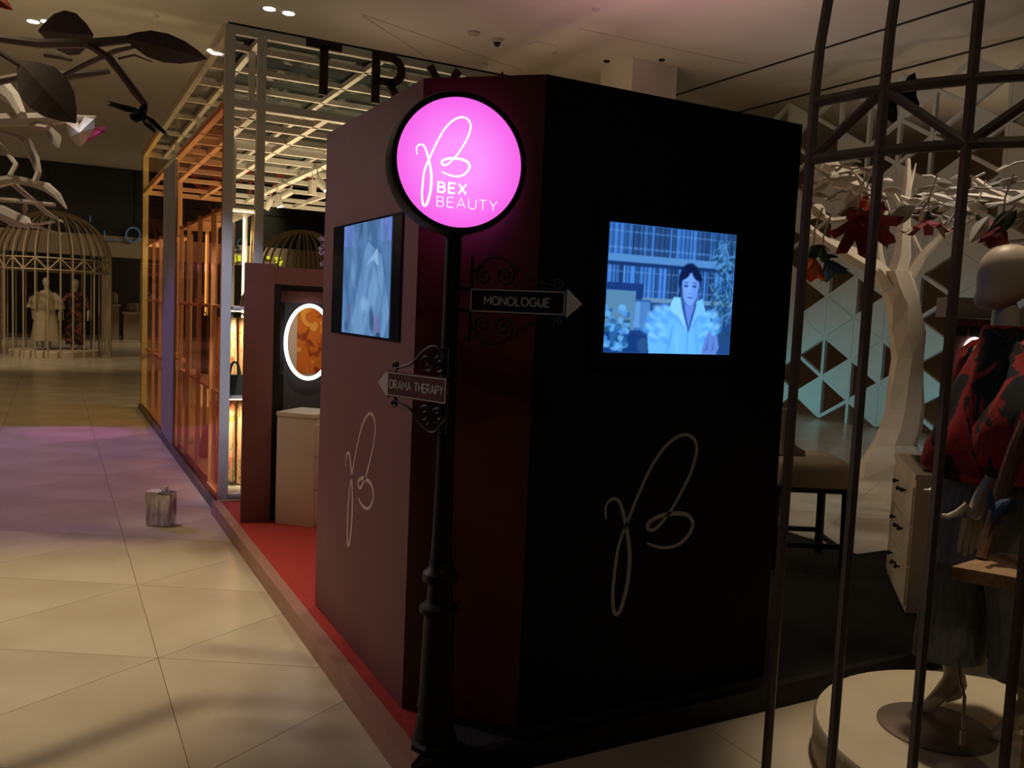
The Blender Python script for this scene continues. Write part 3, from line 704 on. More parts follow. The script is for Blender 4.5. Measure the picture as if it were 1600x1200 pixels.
r_ = ov(.166, .258); r_ = [(x, 6.025, z) for x, y, z in r_]
MB().tube(r_ + [r_[0], r_[1]], .013, 8).build('light_ring', M['led'], mi, True)


def cabinet(label, A, B, C, z1, drawers, extra=None):
    """A -> B is one long side of the plan, B -> C the other; the drawer fronts are on B -> C when drawers == 'bc'"""
    A, B, C = [Vector((p[0], p[1], 0)) for p in (A, B, C)]; D = A + C - B; cen = (A + C) / 2
    r = thing('drawer_cabinet', label, 'cabinet', (cen.x, cen.y, PZ))
    up = Vector((0, 0, 1)); z0 = PZ - .004
    MB().prism([p + up * z0 for p in (A, B, C, D)], (0, 0, z1 - .03 - z0)).build('body', M['white_cab'], r, bevel=.003)
    k = [cen + (p - cen) * 1.03 + up * (z1 - .03) for p in (A, B, C, D)]
    MB().prism(k, (0, 0, .03)).build('top', M['white_cab'], r, bevel=.004)
    f0, f1 = (B, C) if drawers == 'bc' else (B, A)
    u = (f1 - f0).normalized(); L = (f1 - f0).length; n = u.cross(up)
    if n.dot(f0 - cen) < 0: n = -n
    H = (z1 - .06 - z0 - .04) / 3
    for j in range(3):
        za = z0 + .03 + j * H; c = (f0 + f1) / 2 + n * .004 + up * (za + H / 2)
        d = MB().obox(c, u * (L / 2 - .015), n * .006, up * (H / 2 - .004)).build('drawer', M['white_cab'], r, bevel=.002)
        for kx in (-.26, 0, .26):
            q_ = c + u * L * kx * .75 + n * .006 + up * (H * .22 if kx else H * .14)
            MB().lathe([(.006, 0), (.006, .012), (.013, .018), (.014, .026), (.006, .033)], q_, 10, n, u).build('knob', M['knob'], d, True)
    return r
cabinet('white drawer cabinet on the red carpet below the oval mirror', (1.33, 5.80), (1.53, 5.60), (1.75, 5.82), .865, 'bc')
cabinet('white drawer cabinet with black knobs and a tablet on the black carpet', (4.56, 3.47), (4.01, 2.92), (4.42, 2.58), .845, 'ab')
tb = MB().obox((4.42, 3.04, .853), (.20, .19, 0), (.10, -.11, 0), (0, 0, .007)).build('tablet', M['tablet'], bevel=.003)
tag(tb, 'dark glass tablet lying on the white cabinet beside the cage', 'tablet')

# ================================================================== the pop-up pavilion with its letters
X0, X1, Y0, Y1, ZT, ZL = 1.10, 5.05, 6.66, 13.2, 3.59, 3.04
pv = thing('pavilion', 'white steel pop-up pavilion with amber glass side and big dark red letters', 'pavilion', (3.07, 9.9, 0))
wm = M['white_metal']
def pb(name, p, r, w=.05, h=.05, m=None, up=(0, 0, 1)): return MB().beam(p, r, w, h, up).build(name, m or wm, pv)
for x in (X0 + .035, X1 - .035):
    for y in (Y0 + .035, Y1 - .035): pb('post', (x, y, 0), (x, y, ZT), .07, .07)
pb('post', (1.365, Y0 + .03, 0), (1.365, Y0 + .03, ZT - .04), .06, .06)
pb('post', (X1 - .30, Y0 + .03, 0), (X1 - .30, Y0 + .03, ZT - .04), .06, .06)
for y in (8.0, 11.6): pb('post', (1.40, y, 0), (1.40, y, ZL), .05, .05)
for y in (8.0, 9.9, 11.6): pb('post', (X1 - .035, y, 0), (X1 - .035, y, ZT), .06, .06)
for z in (ZT - .03, ZL):                                       # perimeter beams at the two levels
    pb('beam', (X0, Y0 + .03, z), (X1, Y0 + .03, z), .05, .06)
    pb('beam', (X0, Y1 - .03, z), (X1, Y1 - .03, z), .05, .06)
    pb('beam', (X0 + .03, Y0 + .04, z), (X0 + .03, Y1 - .04, z), .05, .06)
    pb('beam', (X1 - .03, Y0 + .04, z), (X1 - .03, Y1 - .04, z), .05, .06)
for x in (1.37, 1.87, 2.5, 3.2, 4.0): pb('beam', (x, Y0 + .05, ZL), (x, Y1 - .05, ZL), .05, .05)
for x in (1.37, 2.3, 3.1, 4.0): pb('beam', (x, Y0 + .05, ZT - .04), (x, Y1 - .05, ZT - .04), .045, .045)
for y in (7.05, 7.45, 7.95, 8.5, 9.1, 9.75, 10.5, 11.4, 12.4): pb('slat', (X0 + .05, y, ZL), (X1 - .05, y, ZL), .045, .05)
for y in (7.09, 7.74, 8.4, 9.2, 10.1, 11.2, 12.3): pb('slat', (X0 + .05, y, ZT - .04), (X1 - .05, y, ZT - .04), .04, .045)
for y in (Y0 + .42, 8.1, 9.9, 11.7): pb('upright', (1.37, y, ZL), (1.37, y, ZT - .05), .045, .045)
MB().box(X0 + .02, X1 - .02, Y0 + .02, Y1 - .02, ZT, ZT + .02).build('roof_sheet', M['roof_teal'], pv)
# the glass side: panes with coloured film, a grey panel, a dark floor channel
def pane(y0, y1, z0, z1, m): MB().box(X0 - .012, X0 - .002, y0, y1, z0, z1).build('pane', m, pv)
pane(Y0 + .02, 9.33, .07, ZL - .01, F_OR); pane(10.42, 11.75, .07, ZL - .01, F_OR); pane(11.77, Y1, .07, ZL - .01, F_YE)
pane(Y0 + .02, 9.33, ZL + .01, ZT, F_CL); pane(9.35, 11.2, ZL + .01, ZT, F_CL); pane(11.22, Y1, ZL + .01, ZT, F_YE)
MB().box(X0 - .02, X0 + .004, 9.35, 10.40, .07, 2.98).build('grey_panel', M['grey_metal'], pv)
MB().box(X0 - .035, X0 + .02, Y0 - .02, Y1 + .02, 0, .07).build('floor_channel', M['channel'], pv)
MB().box(X0 - .04, X0 + .03, Y0 - .045, Y0 + .02, 0, .075).build('corner_foot', M['plate'], pv, bevel=.004)
MB().box(1.12, 5.0, Y0 + .06, Y1 - .06, .0, .012).build('deck', M['plinth'], pv)
# letters front and back
FR = [('T', 1.655, .325), ('R', 2.205, .28), ('Y', 2.655, .31), ('A', 3.17, .34), ('N', 3.72, .30), ('O', 4.22, .36)]
for ch, x, wd in FR:
    lettering(MB(), ch, (x + .028, Y0 + .0, 3.19), (1, 0, 0), (0, 0, 1), .365, .062, 0, .03, wd - .055).build('letter', M['letter'], pv)['label'] = 'dark red letter ' + ch
for ch, x, wd in [('T', 4.45, .33), ('R', 3.9, .28), ('Y', 3.34, .31), ('A', 2.8, .34), ('N', 2.26, .30), ('O', 1.72, .36)]:
    lettering(MB(), ch, (x + wd, Y1 + .0, 3.17), (-1, 0, 0), (0, 0, 1), .365, .062, 0, .03, wd - .055).build('letter', M['letter_red'], pv)['label'] = 'red letter %s on the far side' % ch
# wall shelving behind the front bay and along the glass
for z in (.12, .875, 1.55, 2.30):
    MB().box(1.135, 1.395, Y0 + .02, 7.30, z - .022, z + .0).build('shelf', wm, pv)
for z in (.12, .875, 1.55, 2.30):
    MB().box(1.135, 1.395, 7.34, 9.3, z - .022, z).build('shelf', wm, pv)
for z in (.875, 1.55, 2.30):
    MB().box(1.135, 1.395, 10.45, 13.0, z - .022, z).build('shelf', wm, pv)
MB().box(1.11, 1.40, Y0 + .04, 7.32, .0, .10).build('base_plate', wm, pv)
for y in (7.32, 8.05, 8.75, 9.3, 10.45, 11.2, 12.0):
    for x in (1.14, 1.385): MB().beam((x, y, 0), (x, y, 2.32), .035, .035).build('upright', wm, pv)
for (x, y, z0, z1) in ((1.372, 7.296, .89, 1.52), (1.372, 7.296, .14, .85), (1.372, 7.296, 1.56, 2.27), (1.372, 9.27, 1.0, 2.25), (1.372, 11.97, .6, 2.25)):
    MB().beam((x, y, z0), (x, y, z1), .022, .012).build('light_strip', M['led_warm'] if y < 8 else M['led_soft'], pv)
for z in (.84, 1.515, 2.265):
    MB().beam((1.15, Y0 + .10, z), (1.36, Y0 + .10, z), .016, .008).build('light_strip', M['led_warm'], pv)
for z in (.84, 1.515, 2.265): lamp('SPOT', 'shelf_strip_lamp', (1.15, 6.74, z), 46, (1, .80, .45), (1.36, 7.10, z - .45), .03, 75, .9)
for (x, y, z, e) in ((2.2, 8.2, 2.2, 36), (3.6, 9.4, 2.2, 30), (2.1, 10.6, 2.2, 36), (3.7, 12.2, 2.2, 28), (4.2, 7.6, 2.2, 22), (1.7, 12.3, 2.2, 30)):
    lamp('SPOT', 'pavilion_fill', (x, y, 1.5), e * 2.3, (1, .75, .38), (x, y, 3.0), .12, 150, 1.0)  # unseen up-spots, added to brighten the slats and upper posts

for y in (8.3, 10.2, 12.0): lamp('POINT', 'pavilion_fill', (3.0, y, 1.7), 28, (1, .74, .40), None, .12)  # unseen point fills, added to brighten posts behind the amber glass

# track with spotlights
tr = thing('light_track', 'white ceiling track in the pavilion holding a row of spotlights', 'track', (2.42, 9.6, 3.0))
MB().box(2.40, 2.44, 7.2, 12.6, 2.985, 3.012).build('track', wm, tr)
SPW = ['leftmost white track spotlight, hanging tilted down under the pavilion roof', 'white track spotlight second from the left, lamp glowing toward the floor', 'white track spotlight third from the left, turned along the track',
       'white track spotlight pointing straight down beside the oxblood booth', 'bright white track spotlight nearest the oxblood booth edge']
for i, (px, py, tx, ty, on) in enumerate([(419, 319, -.35, .75, 0), (435, 314, .25, .7, 1), (448, 302, -.9, .45, 1), (488, 293, 0, 1, 0), (503, 288, .7, .7, 1)]):
    p = onX(px, py, 2.42); 
    d = (RIGHT * tx - UP * ty).normalized(); r = thing('spotlight', SPW[i], 'spotlight', (p.x, p.y, 2.985), 'track spotlights in the pavilion')
    L = .15; R_ = .042; a = p - d * L / 2; q_ = p + d * L / 2
    MB().lathe([(R_ * .96, 0), (R_, .004), (R_, L), (R_ * .9, L), (R_ * .86, L - .012)], a, 20, d, RIGHT.cross(d) if abs(d.dot(RIGHT)) > .9 else RIGHT).build('housing', wm, r, True)
    MB().tube([a + d * .05, Vector((a.x, a.y, 2.96)), Vector((p.x, p.y, 2.985))], .009, 6).build('stem', wm, r)
    MB().lathe([(R_ * .85, 0), (R_ * .85, .003)], q_ - d * .011, 20, d, RIGHT.cross(d) if abs(d.dot(RIGHT)) > .9 else RIGHT).build('lamp_face', M['spot_face'] if on else M['fitting'], r)

# goods in the front bay
def handbag(name, label, c, w, d, h, m, yaw=0):
    r = thing(name, label, 'bag', c); X = Vector((math.cos(yaw), math.sin(yaw), 0)); Y = Vector((-X.y, X.x, 0)); c = Vector(c)
    pr = []
    for t, kx, ky in ((0, .96, 1), (.05, 1, 1.04), (.5, .90, .8), (1, .78, .42)):
        pr.append([c + X * (w / 2 * kx * sx) + Y * (d / 2 * ky * sy) + UP * (h * t + .001) for sx, sy in ((1, .6), (.85, 1), (-.85, 1), (-1, .6), (-1, -.6), (-.85, -1), (.85, -1), (1, -.6))])
    MB().loft(pr).build('bag_body', m, r)
    for s in (-1, 1):
        pts = [c + X * (w * .23 * math.cos(t)) + Y * (s * d * .16) + UP * (h * .92 + h * .75 * math.sin(t)) for t in [math.pi * k / 12 for k in range(13)]]
        MB().tube(pts, .008, 6).build('handle', m, r)
    return r
handbag('handbag', 'olive green trapezoid handbag with two loop handles on the lit shelf', (1.225, 6.78, .877), .165, .11, .15, M['bag'], 0)
hb = thing('shoulder_bag', 'mauve bag with a long strap on the upper shelf of the lit bay', 'bag', (1.355, 6.85, 1.552))
MB().loft([[Vector((1.345, 6.85, 1.552)) + Vector((a * w_, b_ * d_, z)) for a, b_ in ((-1, -.6), (-.8, -1), (.8, -1), (1, -.6), (1, .6), (.8, 1), (-.8, 1), (-1, .6))] for z, w_, d_ in ((0, .075, .04), (.08, .062, .04), (.13, .03, .03))]).build('bag_body', M['bag_brown'], hb)
MB().tube([(1.29, 6.85, 1.60), (1.335, 6.85, 1.70), (1.345, 6.85, 2.1), (1.350, 6.85, 2.27), (1.36, 6.85, 2.1), (1.375, 6.85, 1.68)], .006, 6).build('strap', M['tan_cloth'], hb)
def hanging(label, x, y, ztop, zbot, w0, w1, m, ph, hook_z):
    r = thing('hanging_dress', label, 'dress', (x, y, zbot), 'floral dresses hanging in the lit bay')
    rings = []
    for t in [k / 8 for k in range(9)]:
        z = ztop + (zbot - ztop) * t; ww = w0 + (w1 - w0) * t ** .6; dd = .031 + .005 * t
        rings.append([(x + math.cos(a) * dd * (1 + .08 * t * math.sin(5 * a + ph)), y + math.sin(a) * ww * (1 + .12 * t * math.sin(7 * a + ph)), z) for a in [2 * math.pi * k / 22 for k in range(22)]])
    MB().loft(rings).build('cloth', m, r, True)
    MB().tube(smooth_curve([(x, y - w0 * .9, ztop + .004), (x, y, ztop + .035), (x, y + w0 * .9, ztop + .004)], 4), .006, 6).build('hanger', M['black_metal'], r)
    MB().tube([(x, y, ztop + .03), (x, y, hook_z)], .0035, 5).build('hook', M['black_metal'], r)
lab = ['cream floral dress at the glass end of the upper rail', 'cream and green floral dress in the middle of the upper rail', 'pale floral dress nearest the oxblood pillar on the upper rail']
for i, x in enumerate((1.175, 1.253, 1.331)): hanging(lab[i], x, 7.08, 1.46, .90, .10, .16, M['dress_a'] if i != 2 else M['dress_b'], i * 2.1, 1.512)
lab = ['pink floral skirt at the glass end of the lower rail', 'rose and green floral skirt in the middle of the lower rail', 'peach floral skirt nearest the oxblood pillar on the lower rail']
for i, x in enumerate((1.175, 1.253, 1.331)): hanging(lab[i], x, 7.08, .80, .135 + .03 * (i == 1), .10, .13, M['dress_b'] if i != 0 else M['dress_a'], i * 1.3, .838)
# goods seen through the amber glass
def shoe(label, c, yaw, m):
    r = thing('shoe', label, 'shoe', c, 'shoes on the glass side shelves'); X = Vector((math.cos(yaw), math.sin(yaw), 0)); Y = Vector((-X.y, X.x, 0)); c = Vector(c); rg = []
    for t, w_, h_ in ((-.13, .022, .08), (-.12, .032, .10), (-.05, .034, .07), (.03, .042, .045), (.10, .038, .03), (.13, .015, .018)):
        rg.append([c + X * t + Y * (w_ * math.cos(a)) + UP * max(0.0, h_ / 2 + h_ / 2 * math.sin(a)) for a in [2 * math.pi * k / 12 for k in range(12)]])
    MB().loft(rg).build('upper', m, r, True)
    MB().prism([c + X * a + Y * b_ for a, b_ in ((-.13, .03), (.06, .045), (.13, .01), (.13, -.01), (.06, -.045), (-.13, -.03))], (0, 0, .01)).build('sole', M['black_metal'], r)
shoe('yellow shoe on the far middle shelf behind the amber glass', (1.26, 10.75, .876), 1.4, M['yellow_shoe'])
shoe('yellow shoe at the far end of the middle shelf behind the amber glass', (1.26, 12.1, .876), 1.2, M['yellow_shoe'])
shoe('pale shoe on the upper shelf behind the near amber glass', (1.26, 8.9, 1.551), 1.5, M['tan_cloth'])
ft = thing('display_table', 'low white table with folded clothes behind the amber glass', 'table', (1.95, 8.7, .012))
MB().box(1.6, 2.3, 8.2, 9.2, .80, .84).build('tabletop', wm, ft)
for x in (1.63, 2.27):
    for y in (8.23, 9.17): MB().beam((x, y, .0125), (x, y, .80), .04, .04).build('leg', wm, ft)
for i, (m_, lb) in enumerate(((M['dark_cloth'], 'charcoal folded garment at the bottom of the pile on the display table'), (M['dark_cloth'], 'charcoal folded garment in the middle of the pile on the display table'), (M['tan_cloth'], 'sand coloured folded garment on top of the pile'))):
    o = MB().loft([[(1.8 + a, 8.5 + b_, .841 + i * .036 + z) for a, b_ in ((-.14 * k_, -.11 * k_), (.14 * k_, -.11 * k_), (.15 * k_, .11 * k_), (-.14 * k_, .12 * k_))] for z, k_ in ((0, .97), (.009, 1.02), (.026, 1.02), (.035, .96))]).build('folded_garment', m_)
    tag(o, lb, 'clothes', 'folded clothes on the display table')
hanging('dark coat hanging behind the amber glass near the post', 1.25, 8.5, 1.44, .90, .16, .18, M['dark_cloth'], .4, 1.528)
bag2 = handbag('handbag', 'small tan bag on the lowest shelf behind the amber glass', (1.26, 8.4, .121), .2, .1, .18, M['tan_cloth'], 1.57)

# ================================================================== solvent tin on the marble floor
tn = thing('tin_can', 'rectangular metal tin with a paper-taped corner and screw cap standing on marble floor', 'can', (.665, 6.335, 0))
u = Vector((.10, -.065, 0)).normalized(); v = Vector((.065, .10, 0)).normalized(); c = Vector((.668, 6.36, .002))
MB().obox(c + UP * .118, u * .088, v * .052, UP * .116).build('can_body', M['tin'], tn, bevel=.008)
MB().obox(c + UP * .2345, u * .085, v * .049, UP * .003).build('rim', M['tin'], tn, bevel=.002)
MB().lathe([(.020, 0), (.020, .012), (.017, .014), (.017, .038), (.014, .042)], c + UP * .2355 + u * .03, 14).build('screw_cap', M['cap'], tn, True)
MB().prism([c - v * .0535 + u * a + UP * b_ for a, b_ in ((-.089, .150), (-.074, .165), (-.062, .158), (-.030, .205), (-.002, .222), (.004, .238), (-.089, .238))], -v * .002).prism([c + u * a + v * b_ + UP * .2385 for a, b_ in ((-.091, -.055), (.004, -.055), (.012, -.02), (-.02, .04), (-.06, .052), (-.091, .03))], UP * .004).prism([c - u * .089 + v * a + UP * b_ for a, b_ in ((-.054, .165), (-.01, .185), (.03, .215), (.03, .240), (-.054, .240))], -u * .002).build('paper_tape', M['tape'], tn)

# ================================================================== paper trees
def limb(pts, d, m, parent, name='branch', n=6, jig=.0):
    """pts: (x, y, width) samples along a limb d metres ahead; d may vary along it"""
    P3 = []; R3 = []
    for i, (x, y, w_) in enumerate(pts):
        dd = d[0] + (d[1] - d[0]) * i / max(1, len(pts) - 1) if isinstance(d, tuple) else d
        P3.append(P(x, y, dd)); R3.append(w_ / 2 * dd / F)
    return MB().tube(P3, R3, n).build(name, m, parent)
def leaf(a, b, w_, d, m, parent, fold=.35, tilt=.3, name='leaf'):
    """a folded paper leaf from stem a to tip b (frame samples), w_ wide, about d metres ahead"""
    d0, d1 = d if isinstance(d, tuple) else (d, d)
    A, B = P(a[0], a[1], d0), P(b[0], b[1], d1); ax = (B - A); L = ax.length; ax.normalize()
    sd = ax.cross(AHEAD).normalized(); nn = sd.cross(ax).normalized(); W_ = w_ / 2 * (d0 + d1) / 2 / F
    sd = (sd * math.cos(tilt) + nn * math.sin(tilt)).normalized(); nn = sd.cross(ax).normalized()
    prof = [(0, .05), (.12, .5), (.3, .92), (.5, 1), (.7, .8), (.87, .42), (1, .03)]
    top = []; fs = []
    for k_, (t, wv) in enumerate(prof):
        mid = A + ax * (L * t) - nn * (.18 * L * (t - t * t))
        e = nn * (W_ * wv * fold)
        top += [mid - sd * (W_ * wv) + e, mid, mid + sd * (W_ * wv) + e]
    n = len(prof); th = nn * .004
    vs = top + [p - th for p in top]
    for k_ in range(n - 1):
        for s in (0, 1):
            i = 3 * k_ + s; fs.append((i, i + 1, i + 4, i + 3)); j = i + 3 * n; fs.append((j, j + 3, j + 4, j + 1))
        i = 3 * k_; fs += [(i, i + 3, i + 3 + 3 * n, i + 3 * n), (i + 2, i + 2 + 3 * n, i + 5 + 3 * n, i + 5)]
    return MB().add(vs, fs).build(name, m, parent)
def petal_flower(name, label, c, r, down, m, mc, n=6, spread=.8, group=None, roll=0):
    """hanging paper flower: pointed petals under a green cap"""
    c = Vector(c); dn = Vector(down).normalized(); a = dn.cross(Vector((.3, 1, .2))).normalized(); b_ = dn.cross(a)
    t = thing(name, label, 'flower', c, group)
    for k_ in range(n):
        an = roll + 2 * math.pi * k_ / n; o = (a * math.cos(an) + b_ * math.sin(an)); s = dn.cross(o); g = MB()
        p0 = c + dn * r * .05; p1 = c + o * r * .38 * spread + dn * r * .42; p2 = c + o * r * .80 * spread + dn * r * .80; p3 = c + o * r * 1.05 * spread + dn * r * (1.15 - .35 * spread)
        th = o * .003 + dn * .002
        top = [p0 - s * r * .06, p0 + s * r * .06, p1 - s * r * .27, p1 + o * r * .06, p1 + s * r * .27, p2 - s * r * .23, p2 + o * r * .05, p2 + s * r * .23, p3]
        fs = [(0, 1, 3), (0, 3, 2), (1, 4, 3), (2, 3, 6, 5), (3, 4, 7, 6), (5, 6, 8), (6, 7, 8)]
        vs = top + [p - th for p in top]; q9 = len(top)
        g.add(vs, fs + [tuple(i + q9 for i in f[::-1]) for f in fs] + [(0, 2, 2 + q9, q9), (2, 5, 5 + q9, 2 + q9), (5, 8, 8 + q9, 5 + q9), (1, 1 + q9, 4 + q9, 4), (4, 4 + q9, 7 + q9, 7), (7, 7 + q9, 8 + q9, 8)])
        g.build('petal', m, t)
    MB().lathe([(r * .03, -r * .38), (r * .12, -r * .30), (r * .24, -r * .02), (r * .20, r * .10)], c, 7, dn, a).build('calyx', mc, t)
    MB().tube([c - dn * r * .33, c - dn * r * .33 + UP * .12, c - dn * r * .33 + UP * .30 + RIGHT * .05], .008, 5).build('stalk', M['paper'], t)
    MB().lathe([(r * .03, 0), (r * .09, r * .3), (r * .02, r * .5)], c, 6, dn, a).build('stamen', M['orange_paper'], t)
    return t
def wing_creature(name, label, cat, c, wings, d, m, body):
    """butterfly or bird: wings given as outlines in the frame, each with its own lean in depth"""
    t = thing(name, label, cat, P(c[0], c[1], d))
    for pts, lean in wings:
        ps = [P(x, y, d + lean * math.hypot(x - c[0], y - c[1]) / 40) for x, y in pts]
        MB().prism(ps, AHEAD * .006).build('wing', m, t)
    MB().tube([P(x, y, d) for x, y in body], [.006] + [.016] * (len(body) - 2) + [.005], 8).build('body', m, t, True)
    return t

# --- grey branches leaning in at the upper left, close to the camera
t1 = thing('paper_tree', 'taupe paper tree reaching in from the left with two big leaves', 'tree', (-2.6, 3.0, 0))
g = M['paper_grey']
MB().tube([(-2.6, 3.0, 0), (-2.58, 3.0, .9), (-2.45, 2.95, 1.7), (-2.2, 2.9, 2.2), P(-60, 58, 3.2)], [.16, .12, .10, .06, .028], 7).build('trunk', g, t1)
limb([(-60, 58, 16), (0, 60, 14), (60, 68, 15), (140, 68, 15), (200, 62, 13)], (3.2, 3.2), g, t1)
limb([(135, 68, 12), (170, 90, 13), (190, 115, 12), (212, 145, 13), (228, 165, 10)], 3.2, g, t1)
limb([(-40, 70, 8), (0, 82, 9), (25, 98, 9), (45, 108, 7)], 3.1, g, t1)
limb([(100, 118, 7), (140, 98, 8), (180, 80, 8), (215, 72, 5)], 3.35, g, t1)
limb([(185, 92, 4), (210, 86, 4), (238, 97, 2)], 3.35, g, t1)
limb([(70, 85, 10), (90, 88, 9), (112, 94, 5)], 3.3, g, t1)
limb([(-20, 130, 14), (40, 118, 12), (110, 118, 16), (170, 112, 8)], (3.5, 3.4), M['paper_grey'], t1)
leaf((30, 96), (119, 192), 74, (3.1, 3.05), g, t1, .25, .15)
leaf((194, 58), (324, 92), 44, (3.2, 3.2), g, t1, .35, -.2)
leaf((146, 55), (60, 48), 66, (3.35, 3.3), M['paper_grey'], t1, .3, .35)
leaf((-30, -20), (20, 16), 22, 3.2, M['orange_paper'], t1, .3, .2)
wing_creature('butterfly', 'dark butterfly perched on the tip of the taupe branch at upper left', 'butterfly', (222, 178),
              [([(224, 176), (212, 168), (166, 157), (174, 161), (168, 164), (196, 174), (214, 178)], .06), ([(220, 176), (202, 178), (204, 186), (212, 191), (222, 187)], -.08),
               ([(224, 178), (240, 186), (266, 213), (256, 205), (264, 215), (246, 202), (230, 188)], -.06), ([(220, 186), (236, 194), (243, 202), (241, 208), (226, 196)], .08)], 3.18, M['dark_green'], [(228, 163), (224, 170), (222, 178), (226, 188)])
# --- white tree behind it, lit by an added spot
t2 = thing('paper_tree', 'white folded-paper tree at the left edge with angular branches', 'tree', (-2.9, 6.2, 0))
pw = M['paper']
MB().tube([(-2.9, 6.2, 0), (-2.85, 6.2, 1.2), (-2.6, 6.2, 2.2), P(-50, 330, 5.6)], [.22, .17, .12, .06], 7).build('trunk', pw, t2)
for pts in ([(-50, 325, 24), (0, 330, 22), (40, 348, 20), (46, 352, 8)], [(-40, 180, 26), (0, 188, 22), (80, 186, 20), (150, 183, 4)], [(-30, 200, 14), (0, 206, 14), (32, 216, 12), (42, 224, 16), (55, 250, 14), (60, 270, 10), (54, 285, 10)],
            [(-30, 290, 20), (0, 284, 18), (22, 280, 14), (50, 286, 14), (72, 292, 16), (90, 306, 12), (104, 326, 3)], [(-5, 222, 9), (12, 240, 8), (25, 257, 7), (15, 275, 7)], [(20, 287, 9), (50, 312, 8), (75, 334, 7), (98, 347, 3)],
            [(-20, 310, 8), (30, 314, 8), (85, 320, 7)], [(85, 346, 5), (60, 350, 5), (40, 350, 4)], [(28, 186, 12), (50, 196, 12), (75, 200, 8)], [(5, 140, 30), (22, 155, 22), (35, 180, 14)], [(-25, 325, 6), (20, 352, 5), (60, 355, 5), (98, 366, 2)]):
    limb(pts, (5.6, 5.4), pw, t2)
leaf((78, 192), (92, 232), 20, (5.45, 5.4), pw, t2, .4, .2); leaf((40, 316), (38, 336), 8, 5.5, pw, t2, .3)
heart = MB()
hp = [(101, 190), (118, 182), (124, 195), (132, 182), (147, 186), (148, 200), (140, 214), (125, 231), (108, 214)]
cc = P(124, 207, 5.2); hb_ = [P(x, y, 5.35) for x, y in hp]
heart.add([cc] + hb_ + [P(124, 205, 5.5)], [(0, i + 1, (i + 1) % 9 + 1) for i in range(9)] + [(10, (i + 1) % 9 + 1, i + 1) for i in range(9)]); heart.build('flower_bud', pw, t2)
wing_creature('paper_flower', 'magenta paper flower behind the white folded bud at upper left', 'flower', (142, 208), [([(138, 212), (146, 199), (168, 198), (160, 204), (166, 205), (150, 212), (140, 218), (134, 221)], .1), ([(136, 210), (150, 202), (158, 206), (140, 216)], -.1)], 5.5, M['pink_paper'], [(136, 211), (138, 210), (142, 209)])

# --- the big white tree on the right
t3 = thing('paper_tree', 'large white folded-paper tree with thick twisted trunk behind the right cage', 'tree', onZ(1395, 738, 0))
D = 9.3
mb = MB(); rings = []
for (xl, xr, y, dz) in ((1335, 1446, 738, 0), (1345, 1448, 722, 0), (1362, 1432, 695, 0), (1374, 1440, 670, 0), (1384, 1444, 640, 0), (1388, 1443, 600, 0), (1394, 1444, 560, 0), (1390, 1446, 520, 0), (1386, 1440, 480, 0), (1378, 1432, 450, 0), (1372, 1424, 425, 0)):
    cx_ = (xl + xr) / 2; hw = (xr - xl) / 2; c = P(cx_, y, D); r_ = hw * D / F
    rings.append([c + RIGHT * (r_ * math.cos(a + .15 * math.sin(y))) + AHEAD * (r_ * .8 * math.sin(a + .15 * math.sin(y))) for a in [2 * math.pi * k / 7 for k in range(7)]])
base = [Vector((p.x, p.y, 0)) for p in rings[0]]; mb.loft([base] + rings[1:]); mb.build('trunk', pw, t3)
for pts in ([(1398, 440, 34), (1410, 400, 27), (1412, 360, 22), (1414, 320, 17), (1418, 285, 13), (1419, 248, 7)], [(1392, 450, 32), (1376, 425, 26), (1350, 402, 20), (1310, 385, 17), (1262, 368, 14)], [(1415, 440, 22), (1440, 400, 15), (1470, 370, 12), (1520, 340, 10)],
            [(1380, 432, 16), (1374, 395, 11), (1372, 360, 9), (1385, 330, 6)], [(1412, 330, 8), (1395, 300, 5), (1384, 302, 5), (1410, 296, 4)], [(1420, 300, 6), (1428, 268, 4), (1431, 255, 2)], [(1440, 400, 8), (1418, 350, 6)]):
    limb(pts, D, pw, t3)
D2 = 7.6
for pts, d_ in (([(1262, 255, 6), (1285, 268, 8), (1298, 274, 6)], 7.4), ([(1285, 258, 22), (1300, 262, 24), (1318, 285, 26), (1345, 295, 22), (1368, 318, 18)], 8.2), ([(1306, 268, 4), (1320, 256, 5), (1335, 252, 4), (1345, 253, 4)], 7.4), ([(1297, 259, 4), (1320, 259, 3), (1340, 260, 3)], 7.4),
               ([(1335, 270, 3), (1350, 290, 12), (1360, 318, 10)], 7.6), ([(1310, 272, 4), (1332, 268, 5)], 7.4), ([(1295, 316, 3), (1305, 312, 3), (1318, 311, 3), (1325, 298, 4), (1338, 294, 4)], 7.3), ([(1378, 300, 5), (1386, 318, 4), (1390, 330, 3)], 7.6),
               ([(1440, 275, 4), (1455, 275, 5), (1462, 280, 7), (1478, 284, 4)], 7.4), ([(1395, 330, 4), (1430, 323, 4), (1455, 305, 4), (1462, 296, 3)], 7.2), ([(1442, 326, 4), (1450, 315, 4), (1455, 303, 3)], 7.2), ([(1420, 328, 5), (1450, 325, 5), (1480, 318, 5), (1500, 316, 4)], 7.3),
               ([(1520, 278, 8), (1545, 298, 14), (1575, 312, 12), (1600, 318, 16)], 8.4), ([(1512, 305, 6), (1540, 308, 10), (1580, 315, 12), (1610, 322, 14)], 8.0), ([(1540, 320, 5), (1570, 318, 9), (1605, 303, 10)], 7.6), ([(1535, 380, 4), (1560, 379, 5), (1605, 375, 6)], 7.2),
               ([(1262, 330, 14), (1300, 345, 10), (1340, 340, 8), (1370, 330, 6)], 8.6), ([(1255, 350, 12), (1290, 378, 14), (1330, 402, 18), (1368, 425, 22)], 9.0), ([(1490, 335, 3), (1486, 344, 5), (1482, 352, 2)], 7.2)):
    limb(pts, d_, pw, t3, n=5)
